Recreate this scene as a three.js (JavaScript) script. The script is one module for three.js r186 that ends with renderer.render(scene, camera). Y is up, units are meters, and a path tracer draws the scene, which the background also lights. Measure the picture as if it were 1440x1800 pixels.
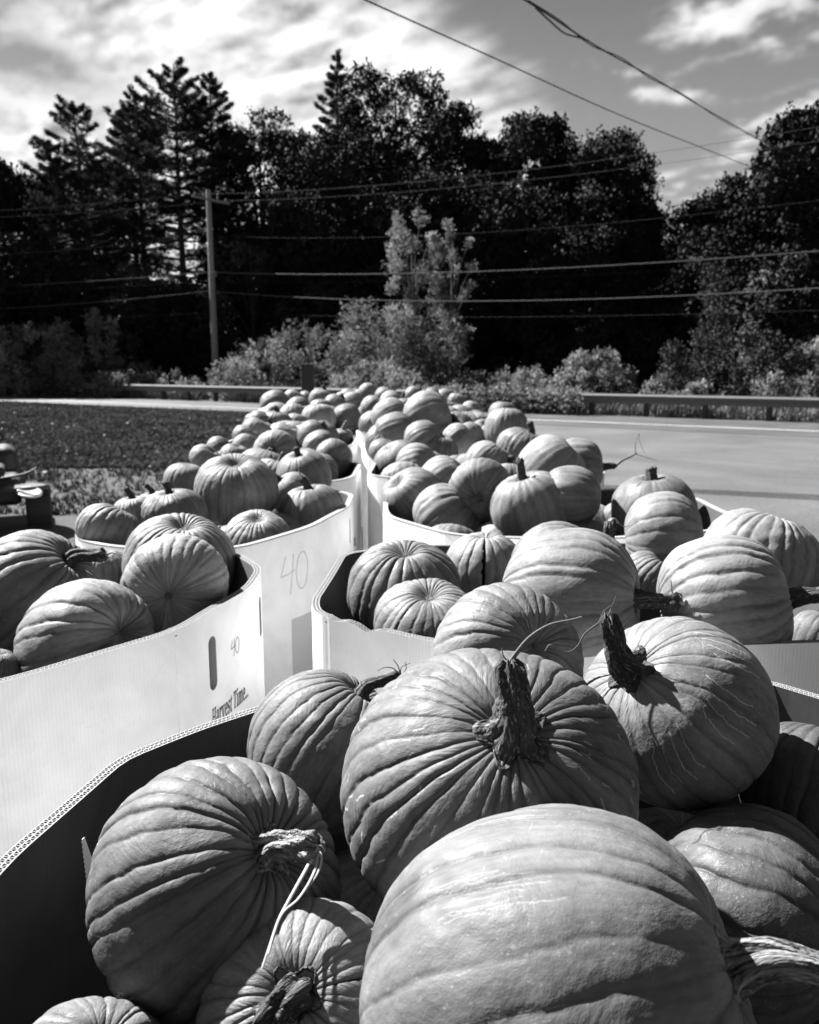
import * as THREE from 'three';
import { ImprovedNoise } from 'three/addons/math/ImprovedNoise.js';
import { mergeGeometries, mergeVertices } from 'three/addons/utils/BufferGeometryUtils.js';
import { RoundedBoxGeometry } from 'three/addons/geometries/RoundedBoxGeometry.js';

// ---------------------------------------------------------------- camera, sky, sun, exposure
const scene = new THREE.Scene();
const F = 1440, EYE = 1.65, PITCH = THREE.MathUtils.degToRad(10.1);   // focal length of the photograph in its own pixels
const camera = new THREE.PerspectiveCamera(2 * Math.atan(900 / F) * 180 / Math.PI, 0.8, 0.05, 1500);
camera.position.set(0, EYE, 0);
camera.rotation.set(-PITCH, 0, 0);
camera.focus = 1.25;
camera.userData.fStop = 7;
camera.updateMatrixWorld();

const renderer = new THREE.WebGLRenderer({ antialias: true });
renderer.toneMapping = THREE.LinearToneMapping;
renderer.toneMappingExposure = 4.1;
renderer.shadowMap.enabled = true;

const SUN = new THREE.Vector3(-0.57, 0.69, -0.45).normalize();
const sun = new THREE.DirectionalLight(new THREE.Color(1, 1, 1), 5.0);
sun.position.copy(SUN).multiplyScalar(80);
sun.target.position.set(0, 0, -15);
sun.position.add(sun.target.position);
sun.castShadow = true; sun.shadow.radius = 1.2; sun.shadow.mapSize.set(4096, 4096);
Object.assign(sun.shadow.camera, { left: -50, right: 50, top: 50, bottom: -50, near: 1, far: 220 });
scene.add(sun, sun.target);

const perlin = new ImprovedNoise();
const N3 = (x, y, z) => perlin.noise(x, y, z);
const fbm = (x, y, z, o = 4) => { let s = 0, a = 0.5; for (let i = 0; i < o; i++) { s += a * N3(x, y, z); x = x * 2.03 + 7.1; y = y * 2.03 + 3.7; z = z * 2.03 + 1.3; a *= 0.5; } return s; };
const sst = (a, b, x) => { const t = Math.min(1, Math.max(0, (x - a) / (b - a))); return t * t * (3 - 2 * t); };
const mix = (a, b, t) => a + (b - a) * t;
const clamp01 = (x) => Math.min(1, Math.max(0, x));

function makeSky() {
  // grey sky of a red filtered monochrome picture: deep clear air, a bright cloud sheet towards the sun, streaky cirrus
  const SKY = 1 / 4.1, W = 2048, H = 1024, px = new Float32Array(W * H * 4);
  for (let j = 0; j < H; j++) {
    const el = ((j + 0.5) / H - 0.5) * Math.PI, y = Math.sin(el), ce = Math.cos(el);
    for (let i = 0; i < W; i++) {
      const a = ((i + 0.5) / W - 0.5) * 2 * Math.PI, x = Math.cos(a) * ce, z = Math.sin(a) * ce;
      let v;
      if (y < -0.02) v = 0.12;
      else {
        const az = Math.atan2(x, -z) * 57.2958, e = el * 57.2958;          // degrees right of straight ahead, degrees up
        const cs = x * SUN.x + y * SUN.y + z * SUN.z;
        v = mix(0.62, 0.075, sst(-4, 36, e)) * (0.78 + 0.6 * Math.max(0, cs) ** 2);
        // clouds lie on a flat layer overhead, streaked along one direction
        const k = 1 / (Math.max(y, 0.0) + 0.16), cx = x * k, cz = z * k;
        const sx = cx * 0.78 + cz * 0.62, sz = -cx * 0.62 + cz * 0.78;
        const wx = fbm(sx * 0.8, 4.2, sz * 0.8, 3) * 0.9, wz = fbm(sx * 0.8, 9.2, sz * 0.8, 3) * 0.9;
        const broad = fbm(sx * 0.55 + wx * 0.5, 1.7, sz * 0.9 + wz * 0.5, 4);
        const fine = fbm(sx * 3.6 + wx, 6.1, sz * 10 + wz, 6);
        const curd = fbm(sx * 17 + wx * 2, 2.6, sz * 24 + wz * 2, 4);
        // main bright sheet: everything left of a slanting border (towards the sun), with a grey opening
        const border = -0.4 - (e - 22) * 1.05 + broad * 7 + fine * 5;     // azimuth of the border at this height
        let sheet = sst(3.5, -4.5, az - border) * sst(-105, -60, az) * mix(1, 0.35, sst(26, 46, e));
        const hole = Math.exp(-(((az + 24) / 5.5) ** 2) - (((e - 17.5 + (az + 24) * 0.18) / 1.6) ** 2)) * 1.25
          + Math.exp(-(((az + 25) / 3.2) ** 2) - (((e - 20.6) / 1.3) ** 2)) * 0.85
          + Math.exp(-(((az + 27) / 3.0) ** 2) - (((e - 14.2) / 0.9) ** 2)) * 0.8;
        sheet *= clamp01(1 - hole * (0.75 + fine * 1.6));
        v = mix(v, Math.min(1.15, 0.96 + fine * 1.3 + broad * 0.3 + curd * 0.75), clamp01(sheet * (0.96 + fine * 0.3)));
        // separate cirrus patches
        const patch = (pa, pe, wa, we, t) => { const da = az - pa, de = e - pe - da * t; return Math.exp(-((da / wa) ** 2) - ((de / we) ** 2)); };
        let c = patch(22.5, 20.4, 6.5, 2.6, 0.05) * 0.8 + patch(14.8, 16.9, 3.4, 0.75, -0.24) * 1.0 + patch(24, 14.0, 4.4, 1.5, 0.16) * 1.05
          + patch(19.5, 10.6, 6, 1.5, 0) * 0.7 + patch(10.5, 14.3, 2.6, 0.6, -0.2) * 0.2;
        const elsewhere = Math.abs(az) > 34 || e > 27 ? sst(0.02, 0.3, broad + 0.1) * 0.8 * sst(34, 44, Math.max(Math.abs(az), e + 12)) : 0;
        c = sst(0.16, 1.0, c * (0.9 + fine * 2.6 + curd * 1.9)) + elsewhere * 0.45 * clamp01(0.5 + fine * 2);
        v = mix(v, 0.72 + fine * 0.5 + curd * 0.3 + 0.15 * Math.max(0, cs), clamp01(c));
        v += (N3(i * 0.37, j * 0.37, 0.5)) * 0.006;
      }
      const o = (j * W + i) * 4;
      px[o] = px[o + 1] = px[o + 2] = Math.max(0.02, v) * SKY; px[o + 3] = 1;
    }
  }
  const t = new THREE.DataTexture(px, W, H, THREE.RGBAFormat, THREE.FloatType);
  t.mapping = THREE.EquirectangularReflectionMapping;
  t.magFilter = t.minFilter = THREE.LinearFilter; t.wrapS = THREE.RepeatWrapping; t.needsUpdate = true;
  return t;
}
const skyTexture = makeSky();
scene.background = skyTexture;
scene.environment = skyTexture;
scene.backgroundIntensity = 1; scene.environmentIntensity = 1;

// ---------------------------------------------------------------- helpers
const rng = (s) => () => { s |= 0; s = s + 0x6D2B79F5 | 0; let t = Math.imul(s ^ s >>> 15, 1 | s); t = t + Math.imul(t ^ t >>> 7, 61 | t) ^ t; return ((t ^ t >>> 14) >>> 0) / 4294967296; };
const used = {};
function numbered(name) { const n = used[name] = (used[name] ?? -1) + 1; return n ? name + '_' + String(n).padStart(3, '0') : name; }
function shade(o) { o.traverse((m) => { if (m.isMesh) { m.castShadow = true; m.receiveShadow = true; } }); return o; }
function thing(name, label, category, group, pos = [0, 0, 0]) {
  const o = new THREE.Group(); o.name = numbered(name); o.position.set(...pos);
  o.userData = { label, category }; if (group) o.userData.group = group;
  scene.add(o); return o;
}
function part(name, geo, mat, parent, label) {
  const m = new THREE.Mesh(geo, mat); m.name = name; m.castShadow = m.receiveShadow = true;
  if (label) m.userData.label = label;
  parent.add(m); return m;
}
function struct(name, geo, mat, kind = 'structure', label) {
  const m = new THREE.Mesh(geo, mat); m.name = numbered(name); m.castShadow = m.receiveShadow = true;
  m.userData = { kind }; if (label) m.userData.label = label; scene.add(m); return m;
}
const camQ = camera.quaternion.clone();
const viewDir = (x, y, z) => new THREE.Vector3(x, y, z).normalize().applyQuaternion(camQ);  // right, up, towards the viewer
const ray = (px, py) => new THREE.Vector3((px - 720) / F, (900 - py) / F, -1).applyQuaternion(camQ);
const onHeight = (px, py, h) => { const r = ray(px, py), t = (h - EYE) / r.y; return { p: r.multiplyScalar(t).add(camera.position), depth: t }; };
const grey = (v) => new THREE.Color().setRGB(v, v, v);
const V3 = (x, y, z) => new THREE.Vector3(x, y, z);

function greyTexture(W, H, f, srgb = true) {            // f(u, v) gives a linear albedo 0..1
  const d = new Uint8Array(W * H * 4);
  for (let j = 0; j < H; j++) for (let i = 0; i < W; i++) {
    let v = clamp01(f(i / W, j / H)); if (srgb) v = v <= 0.0031308 ? v * 12.92 : 1.055 * v ** (1 / 2.4) - 0.055;
    const o = (j * W + i) * 4; d[o] = d[o + 1] = d[o + 2] = v * 255 + 0.5; d[o + 3] = 255;
  }
  const t = new THREE.DataTexture(d, W, H, THREE.RGBAFormat);
  t.magFilter = THREE.LinearFilter; t.minFilter = THREE.LinearMipmapLinearFilter; t.generateMipmaps = true;
  t.wrapS = t.wrapT = THREE.RepeatWrapping; if (srgb) t.colorSpace = THREE.SRGBColorSpace; t.needsUpdate = true; return t;
}
// tiling noise: walk a torus in noise space
const tn = (u, v, fu, fv, s, o = 4) => {
  const a = u * 2 * Math.PI, b = v * 2 * Math.PI;
  return fbm(Math.cos(a) * fu + s, Math.sin(a) * fu + Math.cos(b) * fv, Math.sin(b) * fv + s * 1.7, o);
};
function tube(points, radius, seg = 40, rad = 6, taper) {
  const c = new THREE.CatmullRomCurve3(points), g = new THREE.TubeGeometry(c, seg, radius, rad, false);
  if (taper !== undefined) {
    const p = g.attributes.position, q = new THREE.Vector3(), w = new THREE.Vector3();
    for (let i = 0; i <= seg; i++) {
      c.getPointAt(i / seg, q); const k = mix(1, taper, i / seg);
      for (let j = 0; j <= rad; j++) { const n = i * (rad + 1) + j; w.fromBufferAttribute(p, n).sub(q).multiplyScalar(k).add(q); p.setXYZ(n, w.x, w.y, w.z); }
    }
    g.computeVertexNormals();
  }
  return g;
}


// ---------------------------------------------------------------- ground, road, grass
const plane = (pts, y, uvs = 1) => {                     // flat polygon through [x, z] points
  const s = new THREE.Shape(pts.map(([x, z]) => new THREE.Vector2(x, -z)));
  const g = new THREE.ShapeGeometry(s); g.rotateX(-Math.PI / 2); g.translate(0, y, 0);
  const p = g.attributes.position, u = g.attributes.uv; for (let i = 0; i < p.count; i++) u.setXY(i, p.getX(i) * uvs, p.getZ(i) * uvs);
  return g;
};
const soilT = greyTexture(512, 512, (u, v) => 0.04 + tn(u, v, 1.2, 1.2, 3, 5) * 0.04 + tn(u, v, 14, 14, 8, 2) * 0.03);
const asphT = (() => {
  const W = 2048, H = 2048, A = new Float32Array(W * H), r = rng(31);
  for (let j = 0; j < H; j++) for (let i = 0; i < W; i++) { const u = i / W, v = j / H; A[j * W + i] = 0.20 + tn(u, v, 1.3, 1.3, 5, 4) * 0.13 + tn(u, v, 70, 70, 9, 2) * 0.13 + (r() - 0.5) * 0.05; }
  for (let k = 0; k < 26; k++) { let u = r(), v = r(), an = r() * 6.28; const p = [[u, v]]; for (let m = 0; m < 14; m++) { an += (r() - 0.5) * 1.1; u += Math.cos(an) * 0.016; v += Math.sin(an) * 0.016; p.push([u, clamp01(v)]); } scratch(A, W, H, r, p, 0.0005, 0.07, 0.6); }
  for (let k = 0; k < 1600; k++) dab(A, W, H, r(), r(), 0.0004 + r() * r() * 0.0012, r() < 0.5 ? 0.34 : 0.08, 0.6);
  for (let k = 0; k < 60; k++) dab(A, W, H, r(), r(), 0.004 + r() * 0.012, 0.13, 0.12 + r() * 0.15);
  const t = skinTexture(A, W, H); t.wrapT = THREE.RepeatWrapping; return t;
})();
const asphB = greyTexture(512, 512, (u, v) => 0.5 + tn(u, v, 30, 30, 4, 3) * 0.8, false);
const M = {
  soil: new THREE.MeshStandardMaterial({ color: grey(1), map: soilT, roughness: 0.95 }),
  lot: new THREE.MeshStandardMaterial({ color: grey(0.30), map: asphT, roughness: 0.85, bumpMap: asphB, bumpScale: 0.008 }),
  road: new THREE.MeshStandardMaterial({ color: grey(0.36), map: asphT, roughness: 0.45, bumpMap: asphB, bumpScale: 0.003 }),
  line: new THREE.MeshStandardMaterial({ color: grey(0.4), roughness: 0.6 }),
};
struct('ground', plane([[-700, 60], [700, 60], [700, -900], [-700, -900]], 0, 0.15), M.soil);
// road frame: O on the far edge, D along the road towards the right, B away from the viewer
const RO = V3(4.2, 0, -28.5), RD = V3(0.82, 0, 0.572).normalize(), RB = V3(RD.z, 0, -RD.x);
const rp = (s, n, y = 0) => RO.clone().addScaledVector(RD, s).addScaledVector(RB, n).setY(y);
const rxz = (s, n) => { const p = rp(s, n); return [p.x, p.z]; };
const lotEdge = [[-40, 8], [60, 8], rxz(60, -4.2), rxz(-2, -4.2), [-2.4, -24], [-2.0, -13.0], [-7, -12.5], [-40, -14.0]];
struct('parking_lot', plane(lotEdge, 0.006, 0.09), M.lot);
struct('road', plane([rxz(-190, -4.6), rxz(70, -4.6), rxz(70, 0), rxz(-190, 0)], 0.012, 0.09), M.road);
struct('road_line', plane([rxz(-190, -2.75), rxz(70, -2.75), rxz(70, -2.57), rxz(-190, -2.57)], 0.017), M.line);
const dirtT = greyTexture(512, 512, (u, v) => 0.026 + tn(u, v, 1.5, 1.5, 3, 5) * 0.03 + tn(u, v, 24, 24, 6, 3) * 0.05);
const dirtPts = [[-60, -2], [-0.9, -2], [-1.1, -8], [-2.0, -14.2], [-7, -13.9], [-40, -15.3], [-60, -17]];
struct('gravel_lane', plane(dirtPts, 0.0105, 0.5), new THREE.MeshStandardMaterial({ map: dirtT, roughness: 0.95, bumpMap: asphB, bumpScale: 0.012 }));
const turfT = greyTexture(512, 512, (u, v) => 0.035 + tn(u, v, 2, 2, 3, 5) * 0.04 + tn(u, v, 22, 22, 6, 2) * 0.03);
const turfPts = [rxz(-120, -4.8), rxz(-8, -4.8), [-2.2, -24], [-2.7, -13.5], [-7, -13.0], [-40, -14.4], [-70, -20]];
struct('lawn', plane(turfPts, 0.009, 0.4), new THREE.MeshStandardMaterial({ map: turfT, roughness: 0.95 }));

const q4 = new THREE.Quaternion(), m4 = new THREE.Matrix4(), s3 = new THREE.Vector3(), p3 = new THREE.Vector3(), eul = new THREE.Euler();
function instances(name, geo, mat, list, parent, kind = 'stuff') {       // list of [x, y, z, rx, ry, rz, scale, tone, sy]
  const im = new THREE.InstancedMesh(geo, mat, list.length); im.name = name; im.userData.kind = kind;
  const c = new THREE.Color();
  list.forEach((a, i) => {
    q4.setFromEuler(eul.set(a[3], a[4], a[5])); p3.set(a[0], a[1], a[2]); s3.set(a[6], a[6] * (a[8] ?? 1), a[6]);
    im.setMatrixAt(i, m4.compose(p3, q4, s3)); const t = a[7] ?? 1; im.setColorAt(i, c.setRGB(t, t, t));
  });
  im.castShadow = im.receiveShadow = true; parent.add(im); return im;
}
function blade(w, h, bend) {
  const g = new THREE.BufferGeometry();
  g.setAttribute('position', new THREE.Float32BufferAttribute([-w, 0, 0, w, 0, 0, -w * 0.7, h * 0.55, bend * 0.35, w * 0.7, h * 0.55, bend * 0.35, 0, h, bend], 3));
  g.setIndex([0, 1, 2, 1, 3, 2, 2, 3, 4]); return g;
}
function tuft(n, w, h, seed) {
  const r = rng(seed), gs = [];
  for (let i = 0; i < n; i++) { const g = blade(w * (0.7 + r() * 0.6), h * (0.5 + r() * 0.7), h * (0.2 + r() * 0.7)); g.rotateY(r() * 6.28); g.translate((r() - 0.5) * h * 0.6, 0, (r() - 0.5) * h * 0.6); gs.push(g); }
  const g = mergeGeometries(gs); g.computeVertexNormals(); return g;
}
const M2 = {
  turf: new THREE.MeshPhysicalMaterial({ color: grey(0.055), roughness: 0.9, specularIntensity: 0.3 }),
  weed: new THREE.MeshStandardMaterial({ color: grey(0.11), roughness: 0.8 }),
  fallen: new THREE.MeshStandardMaterial({ color: grey(0.12), roughness: 0.7 }),
};
{
  const r = rng(11), list = [], leaf = [];
  const inTurf = (x, z) => {
    const n = (x - RO.x) * RB.x + (z - RO.z) * RB.z; return n < -4.9 && z < -13.2 + (x < -7 ? (x + 7) * 0.04 : 0) && x < -2.3 - (z > -24 ? 0 : (-(z + 24)) * 0.0);
  };
  for (let i = 0; i < 120000; i++) {
    const z = -9 - r() ** 1.25 * 31, x = z * (0.56 * r() + 0.0) - 1.5 + (r() - 0.5);
    if (!inTurf(x, z) && !(z > -14.8 && z < -8 && r() < 0.5 * clamp01(0.3 + fbm(x * 0.6, 5, z * 0.6, 3) * 2.5) * sst(-8, -14, z) + 0.1 && x < -1.9)) continue;
    const t = (z > -13.2 ? 0.6 : 1) * 0.55 + 0.9 * (z > -13.2 ? 0.55 : 1) * clamp01(0.5 + fbm(x * 0.5, 1, z * 0.5, 4) * 1.6) + (r() - 0.5) * 0.25;
    list.push([x, 0.009, z, 0, r() * 6.28, 0, 0.5 + r() * 0.9, t]);
    if (r() < 0.0018) leaf.push([x, 0.05, z, r() * 0.6, r() * 6, r() * 0.6, 0.6 + r() * 0.9, 0.6 + r() * 0.8]);
  }
  const g = instances('grass', tuft(7, 0.0045, 0.07, 3), M2.turf, list, scene);
  g.userData.label = 'dark mown grass with pale specks between the lot and the road';
  const lf = new THREE.CircleGeometry(0.03, 6); lf.rotateX(-Math.PI / 2);
  const fl = instances('fallen_leaves', lf, M2.fallen, leaf, scene); fl.userData.label = 'pale dry leaves scattered over the dark grass';
}

// ---------------------------------------------------------------- guardrail, posts, utility pole, wires
const woodT = greyTexture(256, 512, (u, v) => 0.2 + tn(u, v, 6, 0.6, 3, 4) * 0.22 + tn(u, v, 20, 1.2, 7, 3) * 0.12);
const wood = new THREE.MeshStandardMaterial({ map: woodT, color: grey(1), roughness: 0.85 });
const darkWood = new THREE.MeshStandardMaterial({ map: woodT, color: grey(0.16), roughness: 0.85 });
const steelT = greyTexture(256, 256, (u, v) => 0.13 + tn(u, v, 2, 2, 3, 5) * 0.2);
const steel = new THREE.MeshStandardMaterial({ map: steelT, metalness: 0.2, roughness: 0.75 });
const blackRubber = new THREE.MeshStandardMaterial({ color: grey(0.009), roughness: 0.8 });
const wireMat = new THREE.MeshStandardMaterial({ color: grey(0.012), roughness: 0.6 });
const paleWire = new THREE.MeshStandardMaterial({ color: grey(0.06), roughness: 0.9 });
const thinWire = new THREE.MeshStandardMaterial({ color: grey(0.035), roughness: 0.9 });
{
  const railSection = () => {                            // W-beam profile as [outward, height]
    const p = []; for (let i = 0; i <= 24; i++) { const t = i / 24; p.push([0.042 * (0.5 - 0.5 * Math.cos(t * 4 * Math.PI)), 0.43 + t * 0.31]); } return p;
  };
  const rail = (s0, s1, label) => {
    const o = thing('guardrail', label, 'guardrail', null, rp(s0, 1.0).toArray());
    const sec = railSection(), n = Math.round((s1 - s0) / 3.8);
    for (let k = 0; k < n; k++) {
      const a = s0 + (s1 - s0) * k / n, b = s0 + (s1 - s0) * (k + 1) / n + (k < n - 1 ? 0.22 : 0), off = k % 2 ? 0.004 : 0;
      const pos = [], idx = [], m = sec.length;
      for (const [s, e] of [[a, 0], [b, 1]]) for (const side of [0, 1]) for (const [q, y] of sec) { const p = rp(s, 1.0 - q - 0.09 - off + side * 0.004, y).sub(o.position); pos.push(p.x, p.y, p.z); }
      const I = (e, side, j) => (e * 2 + side) * m + j;
      for (let j = 0; j < m - 1; j++) for (const side of [0, 1]) { const A = I(0, side, j), B = I(1, side, j), C = I(1, side, j + 1), D = I(0, side, j + 1); side ? idx.push(A, C, B, A, D, C) : idx.push(A, B, C, A, C, D); }
      for (const j of [0, m - 1]) { const A = I(0, 0, j), B = I(1, 0, j), C = I(1, 1, j), D = I(0, 1, j); idx.push(A, B, C, A, C, D); }
      const g = new THREE.BufferGeometry(); g.setAttribute('position', new THREE.Float32BufferAttribute(pos, 3)); g.setIndex(idx); g.computeVertexNormals();
      part('rail_panel', g, steel, o);
    }
    for (let s = s0 + 0.6; s < s1; s += 1.9) {
      const g = new RoundedBoxGeometry(0.16, 0.8, 0.16, 2, 0.012); g.rotateY(Math.atan2(-RD.z, RD.x)); const p = rp(s, 1.02, 0.39).sub(o.position); g.translate(p.x, p.y, p.z);
      part('post', g, darkWood, o);
    }
  };
  rail(-38.5, -7.6, 'long steel guardrail left of the pumpkins, beyond the bright road');
  rail(-6.4, 26, 'ridged steel guardrail right of the pumpkins below the pale bush');
}
{ // dark square post standing behind the last bins of the left row
  const { p } = onHeight(541, 643, EYE - 0.02); const D = 13, q = ray(541, 668).multiplyScalar(D).add(camera.position);
  const o = thing('wooden_post', 'dark square wooden post standing up behind the left heap', 'post', null, [q.x, 0, q.z]);
  const g = new RoundedBoxGeometry(0.19, 1.66, 0.17, 2, 0.015); g.translate(0, 0.83, 0); part('post_shaft', g, darkWood, o);
  const c = new RoundedBoxGeometry(0.2, 0.03, 0.18, 2, 0.01); c.translate(0, 1.672, 0); part('post_cap', c, darkWood, o);
}
const POLE = (() => { const r = ray(377, 600), t = 46; return r.multiplyScalar(t).add(camera.position).setY(0); })();
const POLE2 = POLE.clone().addScaledVector(RD, 44).addScaledVector(RB, -1.0), POLE0 = POLE.clone().add(V3(-40, 0, 1.5));
function utilityPole(base, h, label, full) {
  const o = thing('utility_pole', label, 'utility pole', null, base.toArray());
  const g = new THREE.CylinderGeometry(0.13, 0.2, h, 14, 8); g.translate(0, h / 2, 0); part('shaft', g, wood, o);
  const a = Math.atan2(-RB.z, RB.x);
  const arm = (y, l) => { const b = new RoundedBoxGeometry(l, 0.12, 0.1, 2, 0.01); b.translate(0, y, 0.19); b.rotateY(a); part('crossarm', b, wood, o); };
  arm(h - 0.55, 2.6);
  for (const x of [-1.1, -0.5, 0.5, 1.1]) { const i = new THREE.LatheGeometry([[0, 0], [0.03, 0], [0.06, 0.06], [0.03, 0.08], [0.06, 0.12], [0.02, 0.17], [0, 0.18]].map(([p, q]) => new THREE.Vector2(p, q)), 10); i.translate(x, h - 0.49, 0.19); i.rotateY(a); part('insulator', i, steel, o); }
  const s = new THREE.CylinderGeometry(0.1, 0.1, 0.35, 10); s.translate(0.25, 6.7, 0); s.rotateY(a); part('cable_clamp', s, steel, o);
  return o;
}
utilityPole(POLE, 11.1, 'tall wooden utility pole with a crossarm behind the left guardrail');
const roadA = Math.atan2(-RB.z, RB.x);
function span(label, from, to, sag, r, mat, name = 'power_line', group = 'roadside wires') {
  const pts = []; for (let i = 0; i <= 24; i++) { const t = i / 24; const p = from.clone().lerp(to, t); p.y -= sag * 4 * t * (1 - t); pts.push(p); }
  const o = thing(name, label, 'wire', group, [0, 0, 0]);
  part('strand', tube(pts, r, 96, 6), mat, o); return o;
}
for (const [h, off, sag, r, label] of [
  [10.7, -1.1, 0.9, 0.007, 'topmost roadside wire, on the far end of the crossarm'],
  [10.7, 1.1, 1.0, 0.007, 'upper roadside wire, on the near end of the crossarm'],
  [8.7, 0.1, 1.1, 0.0038, 'thin single wire between the crossarm and the cables'],
  [6.75, 0.15, 0.75, 0.022, 'thick upper cable running level across the trees'],
  [6.3, 0.15, 0.6, 0.0038, 'thin wire between the two thick cables'],
  [5.75, 0.15, 1.0, 0.018, 'thick lower cable sagging across the trees'],
  [4.6, 0.15, 0.5, 0.0038, 'lowest thin wire below the thick cables']]) {
  const a = POLE.clone().addScaledVector(RB, -off).setY(h);
  const o = thing('power_line', label, 'wire', 'roadside wires');
  for (const [far, ds] of [[POLE0, sag], [POLE2, sag]]) {
    const b = far.clone().addScaledVector(RB, -off).setY(h + (far === POLE2 ? -0.95 : -0.6)), pts = [];
    for (let i = 0; i <= 24; i++) { const t = i / 24, p = a.clone().lerp(b, t); p.y -= ds * 4 * t * (1 - t); pts.push(p); }
    part('strand', tube(pts, r, 60, 6), r > 0.01 ? paleWire : thinWire, o);
  }
}
{ // two black service wires overhead, from beyond the right trees to a house behind the viewer's left
  const at = (x, y, d) => ray(x, y).multiplyScalar(d).add(camera.position);
  const curve = (l) => l.map((a) => at(...a));
  const w1 = thing('service_wire', 'lower black overhead wire crossing the sky from top middle', 'wire', 'black service wires across the sky');
  part('strand', tube(curve([[-250, -390, 6.2], [250, -180, 8], [645, 1, 10], [860, 98, 12.5], [1080, 198, 17], [1240, 262, 22], [1335, 299, 26], [1480, 352, 33]]), 0.0105, 160, 7), wireMat, w1);
  const w2 = thing('service_wire', 'upper twisted black overhead wire with a small loose loop', 'wire', 'black service wires across the sky');
  part('strand', tube(curve([[450, -280, 6], [720, -118, 7.4], [925, 1, 9], [1040, 76, 11], [1140, 132, 13.5], [1260, 203, 18.5], [1362, 258, 25], [1480, 312, 33]]), 0.011, 160, 7), wireMat, w2);
  part('loose_loop', tube(curve([[942, 14, 9.2], [968, 38, 9.6], [992, 58, 10.1], [1018, 66, 10.6], [1034, 71, 10.9]]), 0.011, 40, 6), wireMat, w2);
  part('wrap_wire', tube(curve([[930, 1, 9], [985, 36, 9.9], [1038, 79, 11], [1092, 101, 12.2], [1142, 137, 13.5], [1200, 165, 15.6], [1262, 207, 18.5], [1362, 261, 25]]), 0.007, 160, 5), wireMat, w2);
}

// ---------------------------------------------------------------- trees and shrubs
function leafClump(n, len, spread, seed, width = 0.55) {       // a handful of bent leaves round a point
  const r = rng(seed), gs = [];
  for (let i = 0; i < n; i++) {
    const l = len * (0.7 + r() * 0.6), w = l * width * 0.5, g = new THREE.BufferGeometry();
    g.setAttribute('position', new THREE.Float32BufferAttribute([0, 0, 0, w, l * 0.45, 0.12 * l, 0, l, -0.15 * l, -w, l * 0.45, 0.12 * l], 3));
    g.setIndex([0, 1, 2, 0, 2, 3]); g.rotateX((r() - 0.5) * 2.6); g.rotateY(r() * 6.28); g.rotateZ((r() - 0.5) * 2);
    g.translate((r() - 0.5) * spread, (r() - 0.5) * spread * 0.8, (r() - 0.5) * spread); gs.push(g);
  }
  const g = mergeGeometries(gs); g.computeVertexNormals(); return g;
}
function needleTuft(n, len, seed) {
  const r = rng(seed), gs = [];
  for (let i = 0; i < n; i++) {
    const l = len * (0.6 + r() * 0.6), w = len * 0.05, g = new THREE.BufferGeometry();
    g.setAttribute('position', new THREE.Float32BufferAttribute([-w, 0, 0, w, 0, 0, 0, l, 0], 3)); g.setIndex([0, 1, 2]);
    g.rotateY(r() * 3); g.rotateX((r() - 0.5) * 2.2); g.rotateZ((r() - 0.5) * 2.2); g.translate((r() - 0.5) * len * 0.8, (r() - 0.5) * len * 0.3, (r() - 0.5) * len * 0.8); gs.push(g);
  }
  const g = mergeGeometries(gs); g.computeVertexNormals(); return g;
}
const barkT = greyTexture(128, 256, (u, v) => 0.04 + tn(u, v, 4, 1, 3, 4) * 0.05);
const bark = new THREE.MeshStandardMaterial({ map: barkT, roughness: 0.95 });
const leafMat = (v) => new THREE.MeshPhysicalMaterial({ color: grey(v), roughness: 0.85, specularIntensity: 0.25 });
const leafThin = (v, tr) => new THREE.MeshPhysicalMaterial({ color: grey(v), roughness: 0.9, specularIntensity: 0.3, transmission: tr, thickness: 0, side: THREE.DoubleSide });
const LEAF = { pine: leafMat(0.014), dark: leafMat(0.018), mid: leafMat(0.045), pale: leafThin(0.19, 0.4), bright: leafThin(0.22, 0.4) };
const CL = [leafClump(9, 0.2, 0.5, 1), leafClump(9, 0.17, 0.5, 2, 0.7), leafClump(8, 0.24, 0.55, 3, 0.5)];
const BIG = [leafClump(8, 0.13, 0.34, 4, 0.75), leafClump(8, 0.12, 0.32, 5, 0.65)];
const NT = [needleTuft(18, 0.24, 7), needleTuft(18, 0.21, 8)];
const branchTube = (pts, r0, r1) => tube(pts, r0, 10, 6, r1 / r0);

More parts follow.
